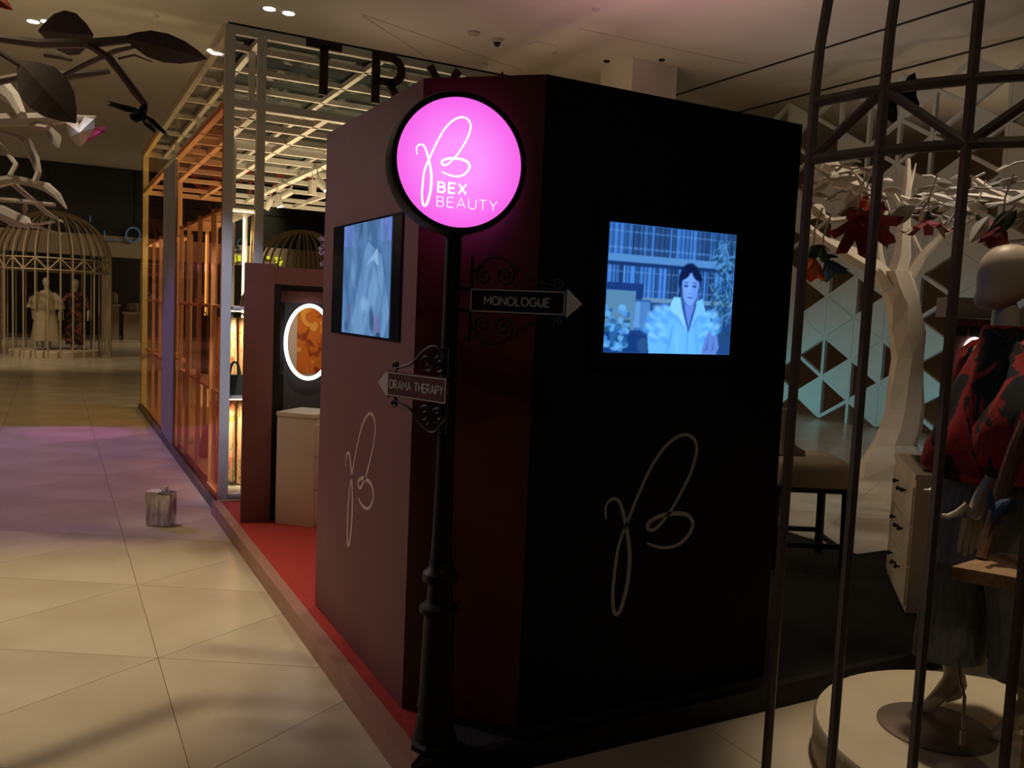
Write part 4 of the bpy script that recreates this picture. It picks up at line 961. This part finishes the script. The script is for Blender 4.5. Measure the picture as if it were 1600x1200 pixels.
for a, b_, w_, d_ in (((1298, 282), (1268, 300), 15, 7.3), ((1298, 286), (1266, 306), 12, 7.5), ((1330, 298), (1318, 318), 22, 7.2), ((1346, 306), (1320, 322), 18, 7.1), ((1330, 280), (1300, 290), 20, 7.6), ((1270, 320), (1290, 338), 22, 8.4), ((1462, 284), (1488, 288), 14, 7.3), ((1488, 294), (1430, 296), 14, 7.4),
                      ((1430, 322), (1386, 352), 26, 7.0), ((1488, 300), (1440, 305), 12, 7.6), ((1500, 318), (1448, 302), 16, 7.5), ((1468, 335), (1476, 374), 20, 7.2), ((1455, 318), (1436, 350), 16, 7.3), ((1518, 284), (1530, 298), 12, 7.4), ((1515, 300), (1530, 292), 12, 7.4), ((1545, 338), (1515, 380), 22, 7.2), ((1560, 320), (1542, 324), 7, 7.3),
                      ((1600, 345), (1575, 356), 14, 7.2), ((1480, 345), (1472, 352), 7, 7.2), ((1262, 330), (1275, 340), 20, 8.5), ((1515, 330), (1514, 345), 12, 7.4), ((1355, 345), (1340, 330), 12, 7.1), ((1534, 380), (1545, 382), 9, 7.2), ((1414, 312), (1460, 326), 16, 7.9), ((1510, 330), (1540, 326), 10, 7.6)):
    leaf(a, b_, w_, d_, pw, t3, .4, rs.uniform(-.8, .8))
cr_ = random.Random(21)
for k_ in range(46):
    x = cr_.uniform(1262, 1605); y = 322 - 48 * cr_.random() + 22 * math.sin(x / 37); d_ = cr_.uniform(6.9, 8.7); a = cr_.uniform(-.5, .5) + (math.pi if cr_.random() < .5 else 0); L = cr_.uniform(16, 36)
    p0 = (x, y); p1 = (x + L * math.cos(a), y + L * .45 * math.sin(a) + cr_.uniform(0, 9))
    limb([(x - L * .9 * math.cos(a), y - 4 + cr_.uniform(-5, 5), 4), (x - L * .4 * math.cos(a), y + cr_.uniform(-4, 4), 4), (x, y, 2.5)], d_, pw, t3, n=5)
    leaf(p0, p1, L * cr_.uniform(.30, .5), (d_, d_ + cr_.uniform(-.15, .15)), pw, t3, cr_.uniform(.3, .7), cr_.uniform(-1.1, 1.1))
RP, GP = M['red_paper'], M['green_paper']
petal_flower('paper_flower', 'large dark red paper flower with a green cap hanging left of the trunk', P(1344, 338, 7.0), .25, -AHEAD * .75 - UP * .8, RP, GP, 7, 1.15)
petal_flower('paper_flower', 'orange paper flower hanging at the lower left beside the black booth', P(1270, 398, 6.8), .21, (-.1, -.1, -1), M['orange_paper'], GP, 6, .5)
petal_flower('paper_flower', 'blue paper flower hanging just right of the orange one', P(1290, 404, 7.0), .19, (.5, -.3, -1), M['blue_paper'], GP, 5, .7)
petal_flower('paper_flower', 'flat red paper flower hanging right of the trunk among white leaves', P(1450, 340, 7.2), .15, (0, -.1, -1), RP, GP, 7, 1.5)
petal_flower('paper_flower', 'small magenta paper flower behind the third cage bar', P(1530, 342, 7.5), .12, (.3, -.2, -.6), RP, GP, 5, 1.3)
petal_flower('paper_flower', 'closed dark red paper flower hanging above the mannequin head', P(1564, 346, 6.6), .20, (-.35, 0, -1), RP, GP, 6, .55)
petal_flower('paper_flower', 'small rust paper flower tucked in the white leaves above the large red one', P(1352, 310, 7.2), .11, (-.6, -.2, -.8), M['orange_paper'], RP, 5, .7)
lf = thing('paper_leaf_pair', 'green paper leaves beside the blue and orange flowers', 'leaves', P(1275, 390, 6.75))
leaf((1290, 385), (1262, 402), 20, 6.75, GP, lf, .4, .5); leaf((1284, 386), (1286, 408), 14, 6.7, GP, lf, .4, -.4); leaf((1290, 398), (1310, 402), 6, 6.8, M['navy'], lf, .4)
lf2 = thing('paper_leaf_pair', 'dark green paper leaves over the closed red flower', 'leaves', P(1565, 340, 6.5))
leaf((1582, 328), (1546, 358), 16, 6.5, GP, lf2, .4, .5); leaf((1588, 328), (1566, 364), 14, 6.45, GP, lf2, .4, -.3); leaf((1590, 318), (1550, 354), 5, 6.4, pw, lf2, .3)
cr = MB().lathe([(.02, 0), (.20, .02), (.26, .20), (.16, .38), (.03, .42)], onZ(1446, 676, .0) + Vector((0, 0, 0)), 6).build('crystal_bag', F_CLEAR)
tag(cr, 'clear faceted block on the floor right of the white trunk', 'ornament')

# ================================================================== birdcages
def cage(name, label, c, R, zr0, zr1, apex, m, angs, ring_a, rb, group=None):
    t = thing(name, label, 'cage', c, group); c = Vector(c)
    pt = lambda a, z, r=R: c + Vector((math.cos(a) * r, math.sin(a) * r, z))
    for a in angs:
        pts = [pt(a, 0), pt(a, zr0), pt(a, zr1)] + [pt(a, zr1 + (apex - zr1) * math.sin(s), R * math.cos(s)) for s in [math.pi / 2 * k / 12 for k in range(1, 13)]]
        mm = MB(); mm.tube(pts, rb, 6); mm.build('cage_bar', m, t)
    n = max(6, int((ring_a[1] - ring_a[0]) / .16))
    for z in (zr0, zr1):
        MB().tube([pt(ring_a[0] + (ring_a[1] - ring_a[0]) * k / n, z) for k in range(n + 1)], rb * 1.05, 6).build('ring', m, t)
    for i in range(len(angs) - 1):
        a0, a1 = angs[i], angs[i + 1]
        if a1 - a0 > .6: continue
        z0, z1 = (zr0, zr1) if i % 2 == 0 else (zr1, zr0)
        MB().tube([pt(a0, z0), pt(a1, z1)], rb * .95, 6).build('brace', m, t)
    return t
ca = [math.radians(183 + 13.7 * k) for k in range(13)]
cage('birdcage', 'near dark bronze birdcage around the mannequin in the red and black blouse', (2.95, 1.97, 0), .93, 2.10, 2.27, 3.5, M['cage_dark'], ca, (ca[0], ca[-1]), .0155)
fa = [2 * math.pi * k / 30 for k in range(30)]
fc_ = (.02, 24.6, 0)
cage('birdcage', 'far pale gold birdcage with two dressed mannequins at the left', fc_, 1.3, 2.12, 2.40, 3.6, M['cage_pale'], fa + [2 * math.pi], (0, 2 * math.pi), .020, 'pale gold birdcages far down the hall')
cage('birdcage', 'far pale gold birdcage whose dome shows above the oxblood portal', P(470, 470, 24) * 1 - Vector((0, 0, P(470, 470, 24).z)), 1.3, 2.12, 2.40, 3.6, M['cage_pale'], fa + [2 * math.pi], (0, 2 * math.pi), .020, 'pale gold birdcages far down the hall')
o = MB().lathe([(1.02, 0), (1.02, .13), (1.0, .15)], (.02, 24.6, .0), 40).build('plinth', M['plinth'], None, True); tag(o, 'low round plinth under the two dressed mannequins in the far cage', 'plinth')
o = MB().lathe([(.635, 0), (.635, .138), (.627, .15)], (2.98, 1.74, 0), 72).build('plinth', M['plinth'], None, True); tag(o, 'low cream round plinth under the mannequin in the near cage', 'plinth')
wing_creature('butterfly', 'dark navy butterfly perched on the upper ring of the near cage', 'butterfly', (1395, 160),
              [([(1400, 158), (1408, 138), (1420, 118), (1430, 113), (1433, 130), (1432, 150), (1437, 162), (1434, 172), (1428, 176), (1412, 166)], .02), ([(1390, 162), (1382, 168), (1384, 182), (1396, 192), (1402, 188), (1402, 168)], -.03), ([(1388, 150), (1372, 146), (1366, 152), (1376, 160), (1388, 162)], .03)], 2.62, M['navy'], [(1400, 150), (1396, 158), (1392, 166), (1390, 176)])
wing_creature('butterfly', 'tiny dark butterfly on the front bars of the far cage', 'butterfly', (146, 404), [([(146, 404), (140, 396), (143, 408)], 0), ([(147, 404), (152, 410), (148, 400)], 0)], 20.9, M['navy'], [(143, 400), (146, 404), (150, 409)])

# ================================================================== mannequins
def skin_body(name, verts, edges, rad, m, parent, sub=2, root=0):
    me = bpy.data.meshes.new(name); me.from_pydata([tuple(v) for v in verts], edges, []); me.materials.append(m)
    o = link(name, me, None)
    sk = o.modifiers.new('skin', 'SKIN'); sk.use_smooth_shade = True
    for i, v in enumerate(me.skin_vertices[0].data):
        r = rad[i]; v.radius = r if isinstance(r, tuple) else (r, r); v.use_root = i == root
    sb_ = o.modifiers.new('round', 'SUBSURF'); sb_.levels = sb_.render_levels = sub
    dg = bpy.context.evaluated_depsgraph_get(); ne = bpy.data.meshes.new_from_object(o.evaluated_get(dg)); o.modifiers.clear(); o.data = ne
    for p in ne.polygons: p.use_smooth = True
    if parent: adopt(o, parent)
    return o
MO = Vector((2.965, 1.865, .15)); FW = Vector((-.882, .469, 0)).normalized(); LW = Vector((-FW.y, FW.x, 0))
def B(f, l, z): return MO + FW * f + LW * l + UP * z
mq = thing('mannequin', 'cream mannequin in red and black blouse and wide grey jeans on the near plinth', 'mannequin', MO)
V = []; E = []; R_ = []
def chain(start, lst):
    prev = start
    for (p, r) in lst:
        V.append(p); R_.append(r); i = len(V) - 1
        if prev is not None: E.append((prev, i))
        prev = i
    return prev
chain(None, [(B(0, 0, .93), (.095, .10))])
top = chain(0, [(B(.0, 0, 1.05), (.075, .08)), (B(-.01, 0, 1.20), (.075, .08)), (B(-.015, 0, 1.34), (.065, .07)), (B(-.01, 0, 1.43), (.05, .055)), (B(.0, 0, 1.50), (.047, .047)), (B(.0, 0, 1.58), (.045, .045))])
sh_i = 3
chain(0, [(B(.02, -.09, .82), .085), (B(.06, -.095, .50), .058), (B(.045, -.095, .28), .048), (B(.015, -.095, .155), .030), (B(.055, -.095, .085), .030), (B(.105, -.095, .030), .024), (B(.135, -.095, .020), .018)])
chain(0, [(B(-.02, .09, .82), .085), (B(-.09, .10, .50), .058), (B(-.125, .10, .28), .048), (B(-.15, .10, .155), .030), (B(-.105, .10, .085), .030), (B(-.055, .10, .030), .024), (B(-.025, .10, .020), .018)])
for s in (-1, 1):
    lst = [(B(-.01, s * .17, 1.385), .042), (B(-.02 if s > 0 else -.05, s * .225, 1.12), .042), (B(.12 if s > 0 else 0, s * .235, .97), .034), (B(.165 if s > 0 else .02, s * .235, .895), (.024, .030)), (B(.18 if s > 0 else .03, s * .235, .83), (.022, .038))]
    chain(sh_i, lst)
skin_body('body', V, E, R_, M['skin'], mq)
# heels, so that each foot is a foot on tiptoe
for (f, l) in ((.015, -.095), (-.15, .10)):
    MB().tube([B(f - .005, l, .20), B(f - .022, l, .125), B(f - .01, l, .095), B(f + .03, l, .075)], [.026, .030, .030, .024], 10).build('heel', M['skin'], mq, True)
# fingers of both hands: each its own bent chain rooted in the palm
for s in (-1, 1):
    fo = .18 if s > 0 else .03; l0 = s * .235; zf = .05
    for k_, (df, ln) in enumerate(((.030, .078), (.011, .090), (-.008, .082), (-.025, .062))):
        a = B(fo + df * .9, l0, .785 + zf); pts = [a, B(fo + df * 1.05, l0 + s * .003, .745 + zf), B(fo + df * 1.1, l0 - s * .004, .745 + zf - ln * .5), B(fo + df * 1.05 - .004, l0 - s * .016, .745 + zf - ln)]
        MB().tube(pts, [.0095, .0095, .0085, .006], 8).build('finger', M['skin'], mq, True)
    MB().tube([B(fo + .018, l0 - s * .004, .88), B(fo + .045, l0 - s * .012, .850), B(fo + .075, l0 - s * .016, .835), B(fo + .098, l0 - s * .016, .838)], [.014, .0125, .010, .006], 8).build('thumb', M['skin'], mq, True)
# smooth egg head with abstract face: rings from chin to crown
hd = []
for z, f0, f1, wl in ((1.496, .030, .080, .026), (1.508, -.005, .104, .042), (1.53, -.032, .112, .054), (1.555, -.062, .112, .065), (1.585, -.092, .104, .073), (1.625, -.104, .106, .077), (1.66, -.108, .106, .079), (1.70, -.104, .097, .074), (1.735, -.084, .076, .058), (1.757, -.05, .045, .034), (1.766, -.015, .012, .010)):
    cf = (f0 + f1) / 2; hf = (f1 - f0) / 2; z = 1.766 - (1.766 - z) * .86
    hd.append([B(cf + hf * math.cos(a), wl * math.sin(a), z) for a in [2 * math.pi * k / 28 for k in range(28)]])
ho = MB().loft(hd).build('head', M['skin'], mq, True, subdiv=1)
# blouse: bell body with puffed sleeves
bl = []
for z, f0, f1, wl, rf in ((.93, -.16, .17, .20, .10), (.96, -.19, .205, .235, .10), (1.03, -.185, .20, .235, .08), (1.14, -.16, .155, .215, .06), (1.26, -.145, .12, .205, .04), (1.36, -.12, .080, .17, .02), (1.42, -.095, .062, .115, 0), (1.455, -.075, .07, .085, 0), (1.48, -.062, .062, .066, 0)):
    cf = (f0 + f1) / 2; hf = (f1 - f0) / 2
    bl.append([B(cf + hf * math.cos(a) * (1 + rf * math.sin(9 * a)), wl * math.sin(a) * (1 + rf * math.sin(9 * a + 1)), z) for a in [2 * math.pi * k / 60 for k in range(60)]])
MB().loft(bl, False).build('blouse', M['blouse'], mq, True)
for s in (-1, 1):
    if s > 0: pts = [B(-.005, .13, 1.385), B(-.005, .19, 1.37), B(.0, .255, 1.28), B(.05, .285, 1.17), B(.09, .28, 1.08), B(.115, .262, 1.01), B(.122, .250, .985)]
    else: pts = [B(-.01, -.13, 1.385), B(-.02, -.17, 1.37), B(-.05, -.21, 1.28), B(-.09, -.235, 1.17), B(-.09, -.24, 1.08), B(-.06, -.24, 1.01), B(-.03, -.24, .985)]
    mm = MB(); mm.tube(pts, [.055, .075, .110, .130, .128, .095, .046], 24)
    for i, v in enumerate(mm.v):
        k_ = i % 24; c0 = pts[i // 24]; r = 1 + .09 * math.sin(k_ * 2 * math.pi / 24 * 7 + (i // 24)); mm.v[i] = tuple(c0 + (Vector(v) - c0) * r)
    mm.build('sleeve', M['blouse'], mq, True)
MB().ribbon([B(.045, .03, 1.472), B(.07, .06, 1.455), B(.05, .10, 1.435)], UP, .02, .004).build('neckline', M['navy'], mq)
# wide jeans: waist, then two flared legs ended mid-calf
je = []
for z, f0, f1, wl in ((.62, -.20, .16, .17), (.75, -.175, .155, .185), (.85, -.16, .15, .185), (.95, -.13, .135, .165), (1.0, -.12, .13, .155)):
    cf = (f0 + f1) / 2; hf = (f1 - f0) / 2
    je.append([B(cf + hf * math.cos(a), wl * math.sin(a), z) for a in [2 * math.pi * k / 36 for k in range(36)]])
jr = MB().loft(je).build('jeans', M['denim'], mq, True)
for (l, sh) in ((-.085, .045), (.09, -.145)):
    rg = []
    for z, f, hf, hl in ((.235, sh, .128, .10), (.30, sh * .98, .128, .10), (.45, sh * .85, .122, .098), (.60, sh * .6, .125, .095), (.70, sh * .4, .12, .09)):
        rg.append([B(f + hf * math.cos(a) * (1 + .04 * math.sin(6 * a + l * 50)), l + hl * math.sin(a) * (1 + .05 * math.sin(5 * a)), z) for a in [2 * math.pi * k / 32 for k in range(32)]])
    MB().loft(rg, False).build('jeans_leg', M['denim'], mq, True)
# stand
pc = Vector((2.852, 1.912, .15))
MB().lathe([(.20, .0), (.20, .006), (.196, .009)], pc, 56).build('stand_plate', M['plate'], mq, True)
rd = B(-.035, .005, 0); 
MB().tube([P(1503, 1164, 2.93), P(1504, 1140, 2.93)], .010, 10).build('stand_socket', M['plate'], mq)
MB().tube([P(1504, 1150, 2.93), P(1507, 1088, 2.94), P(1500, 1066, 2.95), P(1497, 1030, 2.96)], .006, 8).build('stand_rod', M['plate'], mq)

def far_figure(label, px, dress, kind, d):
    p = Vector((px, 24.6 + d, .15)); t = thing('mannequin', label, 'mannequin', p, None)
    if kind == 'gown': prof = [(.34, .22), (.33, .3), (.26, .8), (.19, 1.05), (.20, 1.2), (.21, 1.36), (.12, 1.46), (.05, 1.49)]
    else: prof = [(.22, .12), (.24, .35), (.22, .8), (.16, 1.08), (.19, 1.28), (.20, 1.38), (.10, 1.46), (.05, 1.49)]
    rg = [[p + Vector((r * math.cos(a) * (1 + .05 * math.sin(8 * a) * (z < 1)), .7 * r * math.sin(a), z)) for a in [2 * math.pi * k / 28 for k in range(28)]] for r, z in prof]
    MB().loft(rg).build('dress', dress, t, True)
    for s in (-1, 1):
        MB().tube([p + Vector((s * .15, 0, 1.40)), p + Vector((s * .27, -.02, 1.24)), p + Vector((s * .31, -.03, 1.02))], [.07, .10, .13] if kind == 'gown' else [.06, .06, .05], 12).build('sleeve', dress, t, True)
        MB().tube([p + Vector((s * .30, -.03, 1.05)), p + Vector((s * .29, -.06, .88)), p + Vector((s * .28, -.08, .74))], [.035, .03, .02], 8).build('arm', M['skin'], t, True)
        MB().tube([p + Vector((s * .08, 0, .5)), p + Vector((s * .08, 0, .10)), p + Vector((s * .08, -.03, .03)), p + Vector((s * .08, -.13, .015))], [.05, .03, .03, .015], 8).build('leg', M['skin'], t, True)
    MB().tube([p + Vector((0, 0, 1.46)), p + Vector((0, 0, 1.56))], .045, 10).build('neck', M['skin'], t, True)
    MB().lathe([(.02, -.13), (.06, -.10), (.085, -.02), (.09, .05), (.06, .11), (.015, .13)], p + Vector((0, 0, 1.67)), 16, sx=.9).build('head', M['skin'], t, True)
    MB().lathe([(.28, 0), (.28, .008)], p, 28).build('stand_plate', M['plate'], t)
far_figure('far mannequin in a long cream gown with flared sleeves in the left cage', -.16, M['gown'], 'gown', -.1)
far_figure('far mannequin in a dark floral dress beside the cream gown', .50, M['dark_dress'], 'dress', .15)

# ================================================================== beside the near cage
st = thing('bar_stool', 'dark-legged stool with a beige padded seat on the black platform', 'stool', (4.32, 3.86, PZ))
sc_ = Vector((4.15, 3.78, 0)); su = Vector((.80, -.60, 0)).normalized(); sv = Vector((.60, .80, 0)).normalized()
sc_ = P(1255, 700, 5.45); sc_.z = 0
su = (RIGHT * 1.0); su.z = 0; su.normalize(); sv = Vector((-su.y, su.x, 0))
rg = []
for z, k_ in ((.615, .97), (.63, 1.0), (.705, 1.0), (.745, .97), (.775, .86), (.79, .6)):
    rg.append([sc_ + su * (.255 * k_ * (abs(math.cos(a)) ** .35 * (1 if math.cos(a) > 0 else -1))) + sv * (.255 * k_ * (abs(math.sin(a)) ** .35 * (1 if math.sin(a) > 0 else -1))) + UP * z for a in [2 * math.pi * k / 40 for k in range(40)]])
MB().loft(rg).build('seat', M['seat'], st, True)
MB().obox(sc_ + UP * .600, su * .245, sv * .245, UP * .016).build('seat_frame', M['black_metal'], st)
for a in (-1, 1):
    for b_ in (-1, 1): MB().beam(sc_ + su * a * .225 + sv * b_ * .215 + UP * (PZ - .004), sc_ + su * a * .215 + sv * b_ * .205 + UP * .60, .04, .04).build('leg', M['black_metal'], st)
for b_ in (-1, 1):
    MB().beam(sc_ - su * .22 + sv * b_ * .213 + UP * .25, sc_ + su * .22 + sv * b_ * .213 + UP * .25, .022, .03).build('stretcher', M['black_metal'], st)
    MB().beam(sc_ + su * b_ * .222 - sv * .21 + UP * .22, sc_ + su * b_ * .222 + sv * .21 + UP * .22, .022, .03).build('stretcher', M['black_metal'], st)
bt = thing('ankle_boot', 'grey heeled ankle boot standing on the beige stool seat', 'shoe', sc_ - su * .10 - sv * .08 + UP * .785)
bb = sc_ - su * .135 - sv * .10 + UP * .778
rg = []
for dz, f, rf_, rl in ((.0, .03, .085, .034), (.03, .03, .085, .036), (.055, .008, .058, .036), (.10, -.02, .040, .036), (.17, -.022, .046, .042), (.25, -.018, .054, .048), (.29, -.018, .050, .046)):
    rg.append([bb + su * (f + rf_ * math.cos(a)) + sv * (rl * math.sin(a)) + UP * (dz + .012) for a in [2 * math.pi * k / 18 for k in range(18)]])
MB().loft(rg).build('upper', M['shoe'], bt, True)
MB().prism([bb + su * (.03 + .09 * math.cos(a)) + sv * (.037 * math.sin(a)) for a in [2 * math.pi * k / 18 for k in range(18)]], (0, 0, .012)).build('sole', M['black_metal'], bt)

wt = thing('wooden_stand', 'oak slab stand in the near cage in front of the jeans', 'stand', P(1640, 880, 2.5))
tl_ = [onZ(1487, 885, .905), onZ(1612, 907, .905), onZ(1700, 880, .905), onZ(1560, 863, .905)]
MB().prism([p - UP * .04 for p in tl_], (0, 0, .04)).build('slab', M['wood'], wt)
lgp = (tl_[1] + tl_[2]) / 2; MB().beam((lgp.x - .03, lgp.y, .15), (lgp.x - .03, lgp.y, .865), .06, .06).build('leg', M['wood'], wt)
MB().obox((lgp.x - .03, lgp.y, .155), (.10, 0, 0), (0, .10, 0), (0, 0, .012)).build('foot', M['wood'], wt)
bd = thing('display_branch', 'slanting brown branch standing on the oak slab beside the hand', 'branch', onZ(1533, 874, .905))
b0 = onZ(1534, 874, .905); dd = (b0 - EYE).dot(AHEAD)
MB().tube([b0, P(1545, 838, dd + .02), P(1556, 800, dd + .03), P(1572, 750, dd + .02), P(1590, 700, dd), P(1604, 660, dd)], [.018, .019, .021, .024, .026, .02], 9).build('stem', M['brown'], bd, True)
wing_creature('bird_ornament', 'blue and lilac winged bird ornament on the slanting brown branch', 'ornament', (1560, 792), [([(1556, 786), (1570, 778), (1588, 784), (1590, 796), (1576, 806), (1558, 802)], .05), ([(1556, 800), (1546, 796), (1542, 780), (1548, 762), (1554, 780)], -.03)], dd - .03, M['blue_paper'], [(1582, 780), (1566, 788), (1556, 800), (1550, 816)])

# ================================================================== more things at the back
mb_ = thing('far_booth', 'distant maroon booth front with two dark windows behind the mannequin', 'booth', (10.3, 6.2, 0))
c0 = P(1484, 497, 11.0); c1 = P(1560, 497, 11.0); ux_ = (c1 - c0); ux_.z = 0; wd_ = ux_.length; ux_.normalize(); nb = ux_.cross(UP); bo0 = Vector((c0.x, c0.y, 0)); 
def fb(name, a0, a1, z0, z1, t0, t1, m): return MB().obox(bo0 + ux_ * (a0 + a1) / 2 + UP * (z0 + z1) / 2 + nb * (t0 + t1) / 2, ux_ * (a1 - a0) / 2, UP * (z1 - z0) / 2, nb * (t1 - t0) / 2).build(name, m, mb_)
fb('panel', .02, .72, 0, 1.78, -.08, 0, M['maroon']); fb('window', .08, .24, 1.55, 1.68, 0, .006, M['dark_glass']); fb('window', .27, .46, 1.55, 1.68, 0, .006, M['dark_glass']); fb('window', .49, .66, 1.55, 1.68, 0, .006, M['dark_glass'])
fb('back_cabinet', .06, .72, 1.79, 2.05, -.5, -.1, M['grey_metal'])
m2 = thing('oval_mirror', 'small bright ringed mirror on the distant maroon booth', 'mirror', bo0 + ux_ * .34 + UP * 1.32)
rr = [bo0 + ux_ * (.335 + .13 * math.cos(t)) + nb * .02 + UP * (1.33 + .2 * math.sin(t)) for t in [2 * math.pi * k / 32 for k in range(33)]]
MB().tube(rr + [rr[1]], .018, 8).build('light_ring', M['led'], m2); MB().prism(rr[:-1], nb * .004).build('mirror_plate', M['mirror'], m2)
ar = thing('mirror_backdrop', 'white framed orange marbled panel added behind the booth for the mirror reflection', 'picture', (1.95, 4.15, 1.3))  # added so the oval mirror has orange and teal to reflect
MB().box(1.42, 2.55, 4.132, 4.15, .5, 2.0).build('frame', M['white_cab'], ar)
MB().box(1.98, 2.48, 4.15, 4.156, .95, 1.9).build('marbled_sheet', floral('orange_marble', (.75, .20, .02), [((.35, .06, .01), .56), ((.95, .48, .08), .58)], 6), ar)
MB().box(1.46, 1.76, 4.15, 4.156, 1.1, 1.9).build('teal_sheet', mat('teal_sheet', (.03, .33, .27), .5), ar)
lamp('AREA', 'picture_fill', (2.0, 5.3, 2.2), 9, (1, .78, .5), (2.0, 4.2, 1.3), .3)  # added in mid-air to light the panel the mirror reflects
# shop front goods far at the left
for i, (x0, x1, z0, z1, lb) in enumerate(((165, 186, 478, 515, 'beige counter at the left of the shop doorway'), (193, 222, 490, 517, 'low beige counter in the shop doorway'))):
    a, b_ = onY(x0, z0, 33.4), onY(x1, z1, 33.4); t = thing('shop_counter', lb, 'counter', (a.x, 33.6, 0))
    MB().box(a.x, b_.x, 33.4, 34.2, 0, a.z).build('body', M['shop_beige'], t); MB().box(a.x - .05, b_.x + .05, 33.35, 34.25, a.z, a.z + .06).build('top', M['plinth'], t)
    o = MB().lathe([(.18, 0), (.21, .1), (.2, .35), (.1, .45)] if i == 0 else [(.22, 0), (.22, .3), (.2, .32)], ((a.x + b_.x) / 2, 33.8, a.z + .06), 16).build('display_box', M['shop_beige'])
    tag(o, ['rounded beige display on the left doorway counter', 'beige hat box on the low doorway counter'][i], 'display')
lamp('POINT', 'shop_lamp', (5.2, 34.8, 2.8), 40, WARM, None, .2); lamp('POINT', 'shop_lamp', (-4.6, 34.5, 2.8), 20, WARM, None, .2)
def neon(label, strokes, Y, m, rad):
    t = thing('neon_letter', label, 'sign', onY(strokes[0][0][0], strokes[0][0][1], Y))
    for s_ in strokes: MB().tube([onY(x, y, Y) for x, y in s_], rad, 6).build('tube', m, t)
neon('outlined pale blue neon letter O high on the dark shopfront', [[(208 + 11 * math.cos(a), 367 + 11.5 * math.sin(a)) for a in [2 * math.pi * k / 20 for k in range(21)]]], 31.86, M['blue_neon'], .03)
neon('pale blue neon corner stroke left of the neon O', [[(141, 337), (141, 347)], [(163, 360), (164, 375), (190, 375)]], 31.86, M['blue_neon'], .022)
neon('pale blue neon ring low beside the shop doorway', [[(228 + 8 * math.cos(a), 463 + 7 * math.sin(a)) for a in [2 * math.pi * k / 16 for k in range(17)]]], 31.85, M['blue_neon'], .028)
neon('mirrored pale blue neon letter R seen through the pavilion', [[(376, 373), (371, 378), (371, 384), (375, 387), (370, 391), (378, 392)]], 31.86, M['blue_neon'], .03)
neon('broken pale blue neon letter Y seen through the pavilion', [[(352, 371), (357, 367)], [(358, 377), (358, 390)]], 31.86, M['blue_neon'], .02)
for i, s_ in enumerate(([(352, 398), (355, 399), (355, 405), (353, 409)], [(361, 398), (366, 399), (367, 408), (363, 408)], [(374, 399), (374, 408)], [(417, 403), (421, 402)], [(430, 404), (437, 403), (432, 410), (440, 409), (436, 414)])):
    neon(['first yellow glowing letter of a sign seen through the pavilion', 'second yellow glowing letter, hook shaped, seen through the pavilion', 'third yellow glowing letter, a short stroke beside the lit post', 'small yellow glowing stroke under the left of the far cage dome', 'zigzag yellow glowing letter under the far cage dome'][i], [s_], 31.87, M['yellow_neon'], .06)
li = thing('lilac_spray', 'spray of lilac blossom at the booth edge above the oxblood portal', 'flower', onY(507, 415, 6.1))
r5 = random.Random(2)
MB().tube([onY(512, 420, 6.02), onY(508, 395, 6.02), onY(510, 372, 6.02)], .006, 6).build('stem', M['green_paper'], li)
for k_ in range(26):
    p = onY(506 + r5.uniform(-6, 6), r5.uniform(372, 418), 6.02 + r5.uniform(-.04, .04)); rot_ = r5.uniform(0, 3)
    MB().add([p] + [p + RIGHT * (.016 * math.cos(rot_ + a)) + UP * (.016 * math.sin(rot_ + a)) + AHEAD * (.006 * (-1) ** i_) for i_, a in enumerate([2 * math.pi * q_ / 8 for q_ in range(8)])] + [p + AHEAD * .01], [(0, i_ + 1, (i_ + 1) % 8 + 1) for i_ in range(8)] + [(9, (i_ + 1) % 8 + 1, i_ + 1) for i_ in range(8)]).build('blossom', M['lilac'], li)

# ================================================================== ceiling fittings
def fitting(name, label, px, py, prof, m, cat, face=None, group=None):
    p = onZ(px, py, CZ); t = thing(name, label, cat, p, group)
    MB().lathe([(r, -z) for r, z in prof], p, 20).build('housing', m, t, True)
    if face: MB().lathe([(face[0], -face[1]), (face[0], -face[1] - .004)], p, 20).build('lens', face[2], t)
    return t
DF = (.085, .008, M['down_face'])
for px, py, lb in ((52, 33, 'left lit recessed downlight of the pair above the paper leaves'), (73, 33, 'right lit recessed downlight of the pair above the paper leaves'), (421, 13, 'left lit recessed downlight above the pavilion'), (451, 20, 'right lit recessed downlight above the pavilion'), (1430, 281, 'lit downlight seen through the lattice beside the white trunk')):
    fitting('downlight', lb, px, py, [(.10, 0), (.10, .006), (.088, .008)], M['fitting'], 'light', DF, 'lit recessed downlights')
fitting('smoke_detector', 'round pale smoke detector on the ceiling above the pavilion letters', 740, 50, [(.09, 0), (.09, .03), (.07, .045), (.03, .05)], M['fitting'], 'detector')
cm = fitting('security_camera', 'small dome camera with dark lens on the ceiling right of the detector', 777, 60, [(.075, 0), (.075, .06), (.06, .065)], M['fitting'], 'camera')
pc_ = onZ(777, 60, CZ); MB().lathe([(.055, .0), (.052, -.03), (.035, -.055), (.01, -.065)], pc_ - UP * .062, 18).build('dome', M['camera_dark'], cm, True)
for px, py, lb in ((866, 82, 'small round sensor on the ceiling beside the hatch'), (757, 100, 'faint small sprinkler on the ceiling left of the booth top'), (931, 14, 'small sprinkler head near the top of the ceiling'), (242, 24, 'small sprinkler head above the long taupe leaf'), (948, 95, 'dark sprinkler head beside the ceiling column'), (1034, 93, 'dark sprinkler head right of the ceiling column corner')):
    fitting('ceiling_sensor', lb, px, py, [(.055, 0), (.05, .02), (.02, .035)], M['camera_dark'] if 'dark' in lb else M['fitting'], 'sensor')
h0 = onZ(847, 71, CZ); o = MB().obox(h0 - UP * .012, (.20, 0, 0), (0, .14, 0), (0, 0, .010)).build('ceiling_hatch', M['ceil']); tag(o, 'slightly open square access hatch in the ceiling', 'hatch')
